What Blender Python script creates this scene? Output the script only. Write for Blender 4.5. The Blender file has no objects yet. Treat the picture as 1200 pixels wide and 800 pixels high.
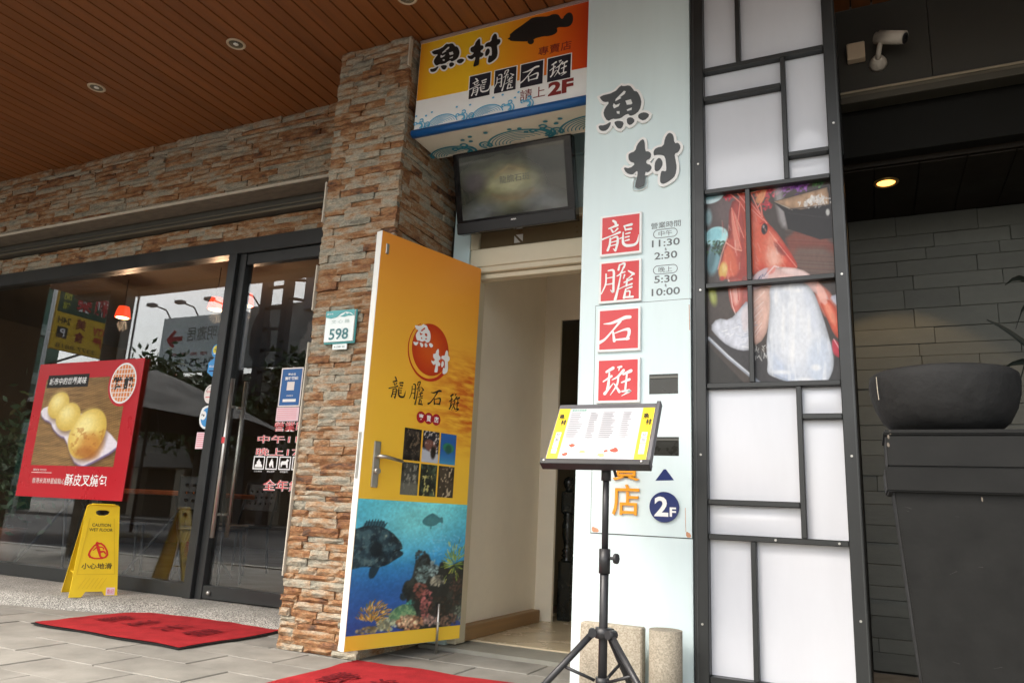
import bpy, bmesh, math, random
import numpy as np
from mathutils import Vector, Matrix, Euler
from mathutils.geometry import tessellate_polygon

scene = bpy.context.scene
COL = scene.collection
R = math.radians

# ---------------------------------------------------------------- camera
cam = bpy.data.cameras.new('camera')
cam_o = bpy.data.objects.new('camera', cam)
COL.objects.link(cam_o)
cam.sensor_width = 36.0
cam.sensor_fit = 'HORIZONTAL'
cam.lens = 26.316
cam.clip_start = 0.05
cam.clip_end = 2000
YAW, PITCH, ROLL = R(25.66), R(13.087), R(2.804)
_f0 = Vector((-math.sin(YAW), math.cos(YAW), 0))
_r0 = Vector((math.cos(YAW), math.sin(YAW), 0))
_z = Vector((0, 0, 1))
_fw = _f0 * math.cos(PITCH) + _z * math.sin(PITCH)
_up = -_f0 * math.sin(PITCH) + _z * math.cos(PITCH)
_r = _r0 * math.cos(ROLL) + _up * math.sin(ROLL)
_u = -_r0 * math.sin(ROLL) + _up * math.cos(ROLL)
M = Matrix((_r, _u, -_fw)).transposed().to_4x4()
M.translation = (0, 0, 0.75)
cam_o.matrix_world = M
scene.camera = cam_o

# ---------------------------------------------------------------- sky, sun, exposure
SUN_EL, SUN_AZ = 52.0, 218.0          # azimuth measured from +Y clockwise seen from above
world = bpy.data.worlds.new('World')
scene.world = world
world.use_nodes = True
wn = world.node_tree
wn.nodes.clear()
sky = wn.nodes.new('ShaderNodeTexSky')
sky.sky_type = 'NISHITA'
sky.sun_disc = False
sky.sun_elevation = R(SUN_EL)
sky.sun_rotation = R(SUN_AZ)
sky.air_density = 1.0
sky.dust_density = 4.0
sky.ozone_density = 1.0
bg = wn.nodes.new('ShaderNodeBackground')
bg.inputs['Strength'].default_value = 0.15
wo = wn.nodes.new('ShaderNodeOutputWorld')
haz = wn.nodes.new('ShaderNodeHueSaturation')     # thin overcast: a whiter sky all round
haz.inputs['Saturation'].default_value = 0.5
wn.links.new(sky.outputs[0], haz.inputs['Color'])
tint = wn.nodes.new('ShaderNodeMix')
tint.data_type = 'RGBA'
tint.blend_type = 'MULTIPLY'
tint.inputs[0].default_value = 1.0
tint.inputs[7].default_value = (1.0, 0.965, 0.90, 1)
wn.links.new(haz.outputs[0], tint.inputs[6])
wn.links.new(tint.outputs[2], bg.inputs[0])
wn.links.new(bg.outputs[0], wo.inputs[0])

sun = bpy.data.lights.new('sun', 'SUN')
sun.energy = 0.7
sun.angle = R(30)
sun.color = (1.0, 0.965, 0.91)
sun_o = bpy.data.objects.new('sun', sun)
COL.objects.link(sun_o)
_sd = Vector((math.sin(R(SUN_AZ)) * math.cos(R(SUN_EL)), math.cos(R(SUN_AZ)) * math.cos(R(SUN_EL)), math.sin(R(SUN_EL))))
sun_o.rotation_euler = (-_sd).to_track_quat('-Z', 'Y').to_euler()
sun_o.location = _sd * 60

scene.view_settings.view_transform = 'Standard'
scene.view_settings.look = 'None'
scene.view_settings.gamma = 1.0
scene.view_settings.use_curve_mapping = False
scene.view_settings.exposure = 1.9
scene.cycles.max_bounces = 8
scene.cycles.diffuse_bounces = 5
scene.cycles.glossy_bounces = 4
scene.cycles.transparent_max_bounces = 12
scene.cycles.sample_clamp_indirect = 6.0
scene.cycles.use_denoising = True

# ---------------------------------------------------------------- helpers
def lin(c):
    return tuple(((x / 255.0) / 12.92 if x / 255.0 <= 0.04045 else ((x / 255.0 + 0.055) / 1.055) ** 2.4) for x in c)

MATS = {}
def mat(name, col=(0.5, 0.5, 0.5), rough=0.6, metal=0.0, spec=0.5, var=0.0, vscale=8.0, bump=0.0, bscale=60.0, emit=None, es=0.0, coat=0.0, srgb=None, stretch=(1, 1, 1), objvar=0.0):
    """principled material with a little colour mottling, object to object variation and bump"""
    if name in MATS:
        return MATS[name]
    if srgb:
        col = lin(srgb)
    m = bpy.data.materials.new(name)
    m.use_nodes = True
    nt = m.node_tree
    b = nt.nodes['Principled BSDF']
    b.inputs['Base Color'].default_value = (*col, 1)
    b.inputs['Roughness'].default_value = rough
    b.inputs['Metallic'].default_value = metal
    b.inputs['Specular IOR Level'].default_value = spec
    b.inputs['Coat Weight'].default_value = coat
    if emit:
        b.inputs['Emission Color'].default_value = (*emit, 1)
        b.inputs['Emission Strength'].default_value = es
    geo = None
    def coords():
        g = nt.nodes.new('ShaderNodeNewGeometry')
        mp = nt.nodes.new('ShaderNodeMapping')
        mp.inputs['Scale'].default_value = stretch
        nt.links.new(g.outputs['Position'], mp.inputs['Vector'])
        return mp
    if var or bump or objvar:
        geo = coords()
    src = None
    if var:
        n = nt.nodes.new('ShaderNodeTexNoise')
        n.inputs['Scale'].default_value = vscale
        n.inputs['Detail'].default_value = 6
        n.inputs['Roughness'].default_value = 0.62
        nt.links.new(geo.outputs[0], n.inputs['Vector'])
        mr = nt.nodes.new('ShaderNodeMapRange')
        mr.inputs['From Min'].default_value = 0.3
        mr.inputs['From Max'].default_value = 0.7
        mr.inputs['To Min'].default_value = 1 - var
        mr.inputs['To Max'].default_value = 1 + var
        nt.links.new(n.outputs['Fac'], mr.inputs['Value'])
        src = mr.outputs[0]
        # roughness follows too
        rr = nt.nodes.new('ShaderNodeMapRange')
        rr.inputs['From Min'].default_value = 0.3
        rr.inputs['From Max'].default_value = 0.7
        rr.inputs['To Min'].default_value = max(0.02, rough - 0.08)
        rr.inputs['To Max'].default_value = min(1, rough + 0.08)
        nt.links.new(n.outputs['Fac'], rr.inputs['Value'])
        nt.links.new(rr.outputs[0], b.inputs['Roughness'])
    if objvar:
        oi = nt.nodes.new('ShaderNodeObjectInfo')
        mo = nt.nodes.new('ShaderNodeMapRange')
        mo.inputs['To Min'].default_value = 1 - objvar
        mo.inputs['To Max'].default_value = 1 + objvar
        nt.links.new(oi.outputs['Random'], mo.inputs['Value'])
        if src:
            mm = nt.nodes.new('ShaderNodeMath')
            mm.operation = 'MULTIPLY'
            nt.links.new(src, mm.inputs[0])
            nt.links.new(mo.outputs[0], mm.inputs[1])
            src = mm.outputs[0]
        else:
            src = mo.outputs[0]
    if src:
        hv = nt.nodes.new('ShaderNodeHueSaturation')
        hv.inputs['Color'].default_value = (*col, 1)
        nt.links.new(src, hv.inputs['Value'])
        nt.links.new(hv.outputs[0], b.inputs['Base Color'])
    if bump:
        n2 = nt.nodes.new('ShaderNodeTexNoise')
        n2.inputs['Scale'].default_value = bscale
        n2.inputs['Detail'].default_value = 5
        nt.links.new(geo.outputs[0], n2.inputs['Vector'])
        bp = nt.nodes.new('ShaderNodeBump')
        bp.inputs['Strength'].default_value = bump
        bp.inputs['Distance'].default_value = 0.004
        nt.links.new(n2.outputs['Fac'], bp.inputs['Height'])
        nt.links.new(bp.outputs[0], b.inputs['Normal'])
    MATS[name] = m
    return m

def attr_mat(name, rough=0.4, spec=0.5, es=0.0, coat=0.0):
    """printed picture: colours stored on the sheet's own vertices"""
    if name in MATS:
        return MATS[name]
    m = bpy.data.materials.new(name)
    m.use_nodes = True
    nt = m.node_tree
    b = nt.nodes['Principled BSDF']
    a = nt.nodes.new('ShaderNodeVertexColor')
    a.layer_name = 'print'
    nt.links.new(a.outputs['Color'], b.inputs['Base Color'])
    b.inputs['Roughness'].default_value = rough
    b.inputs['Specular IOR Level'].default_value = spec
    b.inputs['Coat Weight'].default_value = coat
    if es:
        nt.links.new(a.outputs['Color'], b.inputs['Emission Color'])
        b.inputs['Emission Strength'].default_value = es
    MATS[name] = m
    return m

def glass_mat(name, tint=(0.8, 0.82, 0.82), f0=0.06, rough=0.0):
    if name in MATS:
        return MATS[name]
    m = bpy.data.materials.new(name)
    m.use_nodes = True
    nt = m.node_tree
    nt.nodes.clear()
    out = nt.nodes.new('ShaderNodeOutputMaterial')
    mix = nt.nodes.new('ShaderNodeMixShader')
    tr = nt.nodes.new('ShaderNodeBsdfTransparent')
    tr.inputs[0].default_value = (*tint, 1)
    gl = nt.nodes.new('ShaderNodeBsdfGlossy')
    gl.inputs['Roughness'].default_value = rough
    gl.inputs['Color'].default_value = (0.92, 0.96, 1.0, 1)
    lw = nt.nodes.new('ShaderNodeLayerWeight')
    lw.inputs['Blend'].default_value = 0.5
    pw = nt.nodes.new('ShaderNodeMath')
    pw.operation = 'POWER'
    pw.inputs[1].default_value = 4.0
    nt.links.new(lw.outputs['Facing'], pw.inputs[0])
    mr = nt.nodes.new('ShaderNodeMapRange')
    mr.inputs['To Min'].default_value = f0
    mr.inputs['To Max'].default_value = 1.0
    nt.links.new(pw.outputs[0], mr.inputs['Value'])
    nt.links.new(mr.outputs[0], mix.inputs[0])
    nt.links.new(tr.outputs[0], mix.inputs[1])
    nt.links.new(gl.outputs[0], mix.inputs[2])
    nt.links.new(mix.outputs[0], out.inputs[0])
    MATS[name] = m
    return m

def tag(o, label, cat, group=None):
    o['label'] = label
    o['category'] = cat
    if group:
        o['group'] = group
    return o

def structure(o):
    o['kind'] = 'structure'
    return o

def stuff(o):
    o['kind'] = 'stuff'
    return o

def thing(name, label, cat, loc=(0, 0, 0), rot=None, group=None):
    o = bpy.data.objects.new(name, None)
    o.empty_display_size = 0.1
    COL.objects.link(o)
    o.location = loc
    if rot:
        o.rotation_euler = rot
    return tag(o, label, cat, group)

def adopt(o, par):
    """children of an unrotated thing are written in world coordinates, those of a rotated one in its own"""
    if par is None:
        return o
    o.parent = par
    chain = Vector((0, 0, 0))
    p = par
    rotated = False
    while p:
        if any(abs(a) > 1e-6 for a in p.rotation_euler):
            rotated = True
        p = p.parent
    if par.type == 'EMPTY' and not rotated:
        o.matrix_parent_inverse = Matrix.Translation(par.location).inverted()
    return o

def new_mesh(name, v, f, m=None, smooth=False):
    me = bpy.data.meshes.new(name)
    me.from_pydata([tuple(a) for a in v], [], f)
    if m:
        me.materials.append(m)
    if smooth:
        me.polygons.foreach_set('use_smooth', [True] * len(me.polygons))
    me.update()
    return me

def obj(name, me, par=None):
    o = bpy.data.objects.new(name, me)
    COL.objects.link(o)
    return adopt(o, par)

def bm_obj(name, bm, m, par=None, smooth=False):
    me = bpy.data.meshes.new(name)
    bmesh.ops.recalc_face_normals(bm, faces=bm.faces)
    bm.to_mesh(me)
    bm.free()
    if m:
        me.materials.append(m)
    if smooth:
        me.polygons.foreach_set('use_smooth', [True] * len(me.polygons))
    return obj(name, me, par)

def bm_box(bm, x, y, z, bev=0.0, seg=1):
    vs = [bm.verts.new((a, b, c)) for a in x for b in y for c in z]
    idx = [(0, 1, 3, 2), (4, 6, 7, 5), (0, 4, 5, 1), (2, 3, 7, 6), (0, 2, 6, 4), (1, 5, 7, 3)]
    fs = [bm.faces.new([vs[i] for i in q]) for q in idx]
    if bev:
        es = set()
        for q in fs:
            es.update(q.edges)
        bmesh.ops.bevel(bm, geom=list(es), offset=bev, segments=seg, affect='EDGES', profile=0.6)

def box(name, x, y, z, m, par=None, bev=0.0, seg=1):
    bm = bmesh.new()
    bm_box(bm, x, y, z, bev, seg)
    return bm_obj(name, bm, m, par)

def ring_pts(c, ax, r, n, ref=None):
    ax = Vector(ax).normalized()
    a = Vector((0, 0, 1)) if abs(ax.z) < 0.9 else Vector((1, 0, 0))
    e1 = ax.cross(a).normalized()
    e2 = ax.cross(e1)
    return [Vector(c) + r * (math.cos(2 * math.pi * i / n) * e1 + math.sin(2 * math.pi * i / n) * e2) for i in range(n)]

def bm_cyl(bm, p0, p1, r0, r1=None, n=16):
    r1 = r0 if r1 is None else r1
    p0, p1 = Vector(p0), Vector(p1)
    a = [bm.verts.new(p) for p in ring_pts(p0, p1 - p0, r0, n)]
    b = [bm.verts.new(p) for p in ring_pts(p1, p1 - p0, r1, n)]
    for i in range(n):
        bm.faces.new((a[i], a[(i + 1) % n], b[(i + 1) % n], b[i]))
    bm.faces.new(a[::-1])
    bm.faces.new(b)

def cyl(name, p0, p1, r0, m, par=None, r1=None, n=16):
    bm = bmesh.new()
    bm_cyl(bm, p0, p1, r0, r1, n)
    o = bm_obj(name, bm, m, par)
    for p in o.data.polygons:
        p.use_smooth = len(p.vertices) == 4
    return o

def bm_tube(bm, pts, r, n=8):
    pts = [Vector(p) for p in pts]
    rad = r if isinstance(r, (list, tuple)) else [r] * len(pts)
    rings = []
    prev = None
    for i, p in enumerate(pts):
        d = (pts[min(i + 1, len(pts) - 1)] - pts[max(i - 1, 0)]).normalized()
        if prev is None:
            a = Vector((0, 0, 1)) if abs(d.z) < 0.9 else Vector((1, 0, 0))
            e1 = d.cross(a).normalized()
        else:
            e1 = (prev - d * prev.dot(d)).normalized()
        prev = e1
        e2 = d.cross(e1)
        rings.append([bm.verts.new(p + rad[i] * (math.cos(2 * math.pi * k / n) * e1 + math.sin(2 * math.pi * k / n) * e2)) for k in range(n)])
    for a, b in zip(rings, rings[1:]):
        for k in range(n):
            bm.faces.new((a[k], a[(k + 1) % n], b[(k + 1) % n], b[k]))
    bm.faces.new(rings[0][::-1])
    bm.faces.new(rings[-1])

def tube(name, pts, r, m, par=None, n=8):
    bm = bmesh.new()
    bm_tube(bm, pts, r, n)
    return bm_obj(name, bm, m, par, smooth=True)

def lathe(name, prof, c, m, par=None, n=32, smooth=True):
    v, f = [], []
    for r, z in prof:
        for k in range(n):
            a = 2 * math.pi * k / n
            v.append((c[0] + r * math.cos(a), c[1] + r * math.sin(a), c[2] + z))
    for i in range(len(prof) - 1):
        for k in range(n):
            a, b = i * n + k, i * n + (k + 1) % n
            f.append((a, b, b + n, a + n))
    f.append(tuple(range(n))[::-1])
    f.append(tuple(range((len(prof) - 1) * n, len(prof) * n)))
    return obj(name, new_mesh(name, v, f, m, smooth), par)

class Frame:
    """a flat drawing plane: origin, right, up; the normal points at the reader"""
    def __init__(s, o, u=(1, 0, 0), v=(0, 0, 1), lift=0.0):
        s.u, s.v = Vector(u).normalized(), Vector(v).normalized()
        s.n = s.u.cross(s.v)
        s.o = Vector(o) + s.n * lift
    def p(s, x, y, d=0.0):
        return s.o + s.u * x + s.v * y + s.n * d
    def up(s, d):
        return Frame(s.o + s.n * d, s.u, s.v)

def bm_poly(bm, fr, loops, depth=0.0, lift=0.0):
    """filled outline with holes; depth>0 makes a raised cut-out letter"""
    vl = [[Vector((x, y, 0)) for x, y in lp] for lp in loops]
    tris = tessellate_polygon(vl)
    flat = [p for lp in vl for p in lp]
    top = [bm.verts.new(fr.p(p.x, p.y, lift + depth)) for p in flat]
    for t in tris:
        try:
            bm.faces.new([top[i] for i in t])
        except ValueError:
            pass
    if depth > 0:
        bot = [bm.verts.new(fr.p(p.x, p.y, lift)) for p in flat]
        k = 0
        for lp in loops:
            n = len(lp)
            for i in range(n):
                a, b = k + i, k + (i + 1) % n
                bm.faces.new((top[a], top[b], bot[b], bot[a]))
            k += n

def poly(name, fr, loops, m, par=None, depth=0.0):
    bm = bmesh.new()
    bm_poly(bm, fr, loops, depth)
    me = bpy.data.meshes.new(name)
    for q in bm.faces:
        q.normal_update()
    if depth > 0:
        bmesh.ops.recalc_face_normals(bm, faces=bm.faces)
    else:
        for q in bm.faces:
            if q.normal.dot(fr.n) < 0:
                q.normal_flip()
    bm.to_mesh(me)
    bm.free()
    me.materials.append(m)
    return obj(name, me, par)

def rect(name, fr, x0, y0, x1, y1, m, par=None):
    return poly(name, fr, [[(x0, y0), (x1, y0), (x1, y1), (x0, y1)]], m, par)

def disc_pts(cx, cy, rx, ry=None, n=28, a0=0):
    ry = rx if ry is None else ry
    return [(cx + rx * math.cos(2 * math.pi * i / n + a0), cy + ry * math.sin(2 * math.pi * i / n + a0)) for i in range(n)]

def disc(name, fr, cx, cy, rx, ry, m, par=None, n=28):
    return poly(name, fr, [disc_pts(cx, cy, rx, ry, n)], m, par)

def grow(lp, d):
    """offset an outline outwards"""
    n = len(lp)
    area = sum(lp[i][0] * lp[(i + 1) % n][1] - lp[(i + 1) % n][0] * lp[i][1] for i in range(n))
    s = 1 if area > 0 else -1
    out = []
    for i in range(n):
        a, b, c = Vector(lp[i - 1]), Vector(lp[i]), Vector(lp[(i + 1) % n])
        d1, d2 = (b - a).normalized(), (c - b).normalized()
        n1, n2 = Vector((d1.y, -d1.x)) * s, Vector((d2.y, -d2.x)) * s
        h = (n1 + n2)
        if h.length < 1e-6:
            h = n1
        h = h.normalized()
        k = d / max(0.5, h.dot(n1))
        q = b + h * k
        out.append((q.x, q.y))
    return out

def smooth_pts(lp, it=1, closed=True):
    for _ in range(it):
        o = []
        n = len(lp)
        rng = range(n) if closed else range(n - 1)
        if not closed:
            o.append(lp[0])
        for i in rng:
            a, b = lp[i], lp[(i + 1) % n]
            o.append((a[0] * .75 + b[0] * .25, a[1] * .75 + b[1] * .25))
            o.append((a[0] * .25 + b[0] * .75, a[1] * .25 + b[1] * .75))
        if not closed:
            o.append(lp[-1])
        lp = o
    return lp

def stroke_loop(pts, ws):
    """brush stroke outline with round ends and changing width"""
    P = [Vector(p) for p in pts]
    n = len(P)
    L, Rr = [], []
    dirs = []
    for i in range(n):
        d = P[min(i + 1, n - 1)] - P[max(i - 1, 0)]
        dirs.append(d.normalized() if d.length > 1e-9 else Vector((1, 0)))
    for i in range(n):
        nn = Vector((-dirs[i].y, dirs[i].x))
        L.append(P[i] + nn * ws[i] / 2)
        Rr.append(P[i] - nn * ws[i] / 2)
    def cap(c, d, w, k=4):
        a = math.atan2(d.y, d.x)
        return [c + Vector((math.cos(a + math.pi / 2 - math.pi * j / k), math.sin(a + math.pi / 2 - math.pi * j / k))) * w / 2 for j in range(1, k)]
    lp = L + cap(P[-1], dirs[-1], ws[-1]) + Rr[::-1] + cap(P[0], -dirs[0], ws[0])
    return L, Rr, cap(P[-1], dirs[-1], ws[-1]), cap(P[0], -dirs[0], ws[0])

def bm_stroke(bm, fr, pts, ws, lift=0.0):
    L, Rr, c1, c0 = stroke_loop(pts, ws)
    lv = [bm.verts.new(fr.p(q.x, q.y, lift)) for q in L]
    rv = [bm.verts.new(fr.p(q.x, q.y, lift)) for q in Rr]
    for i in range(len(lv) - 1):
        bm.faces.new((lv[i], rv[i], rv[i + 1], lv[i + 1]))
    if c1:
        bm.faces.new([rv[-1]] + [bm.verts.new(fr.p(q.x, q.y, lift)) for q in c1[::-1]] + [lv[-1]])
        bm.faces.new([lv[0]] + [bm.verts.new(fr.p(q.x, q.y, lift)) for q in c0[::-1]] + [rv[0]])

def strokes(name, fr, sl, m, par=None, step=0.00012):
    """sl: list of (points, widths) in frame metres"""
    bm = bmesh.new()
    for i, (pts, ws) in enumerate(sl):
        if not isinstance(ws, (list, tuple)):
            ws = [ws] * len(pts)
        if len(pts) > 2:
            # round the corners of the brush path
            n0 = len(pts)
            fine, fw = [], []
            for k in range(n0 - 1):
                for t in range(4):
                    u = t / 4
                    p1, p2 = pts[k], pts[k + 1]
                    q = [p1[c] + (p2[c] - p1[c]) * u for c in (0, 1)]
                    fine.append(tuple(q))
                    fw.append(ws[k] + (ws[k + 1] - ws[k]) * u)
            fine.append(tuple(pts[-1])); fw.append(ws[-1])
            # light smoothing
            for _ in range(2):
                fine = [fine[0]] + [tuple((fine[j - 1][c] + 2 * fine[j][c] + fine[j + 1][c]) / 4 for c in (0, 1)) for j in range(1, len(fine) - 1)] + [fine[-1]]
            pts, ws = fine, fw
        bm_stroke(bm, fr, pts, ws, i * step)
    me = bpy.data.meshes.new(name)
    for q in bm.faces:
        q.normal_update()
        if q.normal.dot(fr.n) < 0:
            q.normal_flip()
    bm.to_mesh(me)
    bm.free()
    me.materials.append(m)
    return obj(name, me, par)

def text(name, fr, body, cx, cy, w, h, m, par=None, bold=0.0, depth=0.0, shear=0.0, spacing=1.0):
    """lettering fitted into a w x h box centred at cx, cy of the frame"""
    cu = bpy.data.curves.new(name, 'FONT')
    cu.body = body
    cu.size = 1.0
    cu.offset = bold
    cu.align_x = 'CENTER'
    cu.resolution_u = 3
    cu.shear = shear
    cu.space_character = spacing
    t = bpy.data.objects.new(name, cu)
    COL.objects.link(t)
    dg = bpy.context.evaluated_depsgraph_get()
    src = bpy.data.meshes.new_from_object(t.evaluated_get(dg))
    bpy.data.objects.remove(t)
    bpy.data.curves.remove(cu)
    co = np.empty(len(src.vertices) * 3)
    src.vertices.foreach_get('co', co)
    co = co.reshape(-1, 3)
    lo, hi = co.min(0), co.max(0)
    sx = w / max(hi[0] - lo[0], 1e-6) if w else None
    sy = h / max(hi[1] - lo[1], 1e-6) if h else None
    sx = sx or sy
    sy = sy or sx
    x = (co[:, 0] - (lo[0] + hi[0]) / 2) * sx + cx
    y = (co[:, 1] - (lo[1] + hi[1]) / 2) * sy + cy
    faces = [tuple(p.vertices) for p in src.polygons]
    v = [fr.p(a, b, depth) for a, b in zip(x, y)]
    if depth > 0:
        n = len(v)
        cnt = {}
        for q in faces:
            for i in range(len(q)):
                e = (q[i], q[(i + 1) % len(q)])
                k = (min(e), max(e))
                cnt.setdefault(k, []).append(e)
        v = v + [fr.p(a, b, 0) for a, b in zip(x, y)]
        faces = faces + [(e[0][1], e[0][0], e[0][0] + n, e[0][1] + n) for e in cnt.values() if len(e) == 1]
    bpy.data.meshes.remove(src)
    me = new_mesh(name, v, faces, m)
    return obj(name, me, par)

# ------------------------------------------------------------ painter for printed pictures
def vnoise(h, w, cells, seed, octv=3):
    rs = np.random.RandomState(seed)
    out = np.zeros((h, w), np.float32)
    amp, tot = 1.0, 0.0
    for o in range(octv):
        cy, cx = (cells if isinstance(cells, tuple) else (cells, cells))
        cy, cx = int(cy * 2 ** o) + 2, int(cx * 2 ** o) + 2
        g = rs.rand(cy, cx).astype(np.float32)
        ys = np.linspace(0, cy - 1.001, h)
        xs = np.linspace(0, cx - 1.001, w)
        y0, x0 = ys.astype(int), xs.astype(int)
        fy, fx = (ys - y0)[:, None], (xs - x0)[None]
        fy, fx = fy * fy * (3 - 2 * fy), fx * fx * (3 - 2 * fx)
        a = g[y0][:, x0] * (1 - fx) + g[y0][:, x0 + 1] * fx
        b = g[y0 + 1][:, x0] * (1 - fx) + g[y0 + 1][:, x0 + 1] * fx
        out += amp * (a * (1 - fy) + b * fy)
        tot += amp
        amp *= 0.55
    return out / tot

class Canvas:
    def __init__(s, w, h, col):
        s.w, s.h = w, h
        s.a = np.ones((h, w, 3), np.float32) * (np.array(col, np.float32) / 255)
        s.Y, s.X = np.mgrid[0:h, 0:w].astype(np.float32)
    def put(s, mask, col):
        c = np.array(col, np.float32)
        if c.ndim == 1:
            c = c / 255
        s.a += np.clip(mask, 0, 1)[..., None] * (c - s.a)
    def ell(s, cx, cy, rx, ry, col, ang=0, soft=1.5, alpha=1):
        c, n = math.cos(R(ang)), math.sin(R(ang))
        x, y = s.X - cx, s.Y - cy
        u, v = (x * c + y * n) / rx, (-x * n + y * c) / ry
        d = (np.sqrt(u * u + v * v) - 1) * min(rx, ry)
        m = np.clip(0.5 - d / soft, 0, 1) * alpha
        s.put(m, col)
        return m
    def dist(s, pts, closed=True):
        d = np.full((s.h, s.w), 1e9, np.float32)
        n = len(pts)
        for i in range(n if closed else n - 1):
            (x0, y0), (x1, y1) = pts[i], pts[(i + 1) % n]
            dx, dy = x1 - x0, y1 - y0
            t = np.clip(((s.X - x0) * dx + (s.Y - y0) * dy) / (dx * dx + dy * dy + 1e-9), 0, 1)
            d = np.minimum(d, (s.X - x0 - t * dx) ** 2 + (s.Y - y0 - t * dy) ** 2)
        return np.sqrt(d)
    def pm(s, pts, soft=1.2):
        ins = np.zeros((s.h, s.w), bool)
        n = len(pts)
        for i in range(n):
            (x0, y0), (x1, y1) = pts[i], pts[(i + 1) % n]
            if y0 == y1:
                continue
            c = ((s.Y < y0) != (s.Y < y1)) & (s.X < (x1 - x0) * (s.Y - y0) / (y1 - y0) + x0)
            ins ^= c
        d = s.dist(pts) * np.where(ins, -1, 1)
        return np.clip(0.5 - d / soft, 0, 1)
    def poly(s, pts, col, soft=1.2, alpha=1, smooth=0, rim=0, rimcol=None, tex=0):
        if smooth:
            pts = smooth_pts(pts, smooth)
        m = s.pm(pts, soft) * alpha
        s.put(m, col)
        if rim:
            rc = rimcol or tuple(c * .5 for c in col)
            s.put(m * np.exp(-s.dist(pts) / rim) * .8, rc)
        if tex:
            k = 1 + tex * (vnoise(s.h, s.w, 26, int(abs(pts[0][0] * 7 + pts[0][1])) % 999, 3) - .5) * 2 * m
            s.mul(k)
        return m
    def line(s, pts, w, col, soft=1.0, alpha=1):
        m = np.clip(0.5 - (s.dist(pts, False) - w / 2) / soft, 0, 1) * alpha
        s.put(m, col)
        return m
    def mul(s, k):
        s.a = np.clip(s.a * (k[..., None] if k.ndim == 2 else k), 0, 1)

def picture(name, fr, x0, y0, x1, y1, cv, m, par=None):
    """a flat sheet carrying the canvas as vertex colours; x0,y0 lower left"""
    h, w = cv.h, cv.w
    xs = np.linspace(x0, x1, w)
    ys = np.linspace(y1, y0, h)
    gx, gy = np.meshgrid(xs, ys)
    o, u, v = np.array(fr.o), np.array(fr.u), np.array(fr.v)
    co = o + gx[..., None] * u + gy[..., None] * v
    me = bpy.data.meshes.new(name)
    i = np.arange(h * w).reshape(h, w)
    q = np.stack([i[1:, :-1], i[1:, 1:], i[:-1, 1:], i[:-1, :-1]], -1).reshape(-1, 4)
    nf = len(q)
    me.vertices.add(h * w)
    me.vertices.foreach_set('co', co.astype(np.float32).ravel())
    me.loops.add(nf * 4)
    me.loops.foreach_set('vertex_index', q.astype(np.int32).ravel())
    me.polygons.add(nf)
    me.polygons.foreach_set('loop_start', np.arange(0, nf * 4, 4, dtype=np.int32))
    me.polygons.foreach_set('loop_total', np.full(nf, 4, np.int32))
    me.update(calc_edges=True)
    at = me.color_attributes.new('print', 'FLOAT_COLOR', 'POINT')
    c = np.clip(cv.a, 0, 1)
    c = np.where(c <= 0.04045, c / 12.92, ((c + 0.055) / 1.055) ** 2.4)
    rgba = np.ones((h * w, 4), np.float32)
    rgba[:, :3] = c.reshape(-1, 3)
    at.data.foreach_set('color', rgba.ravel())
    me.materials.append(m)
    return obj(name, me, par)

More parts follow.
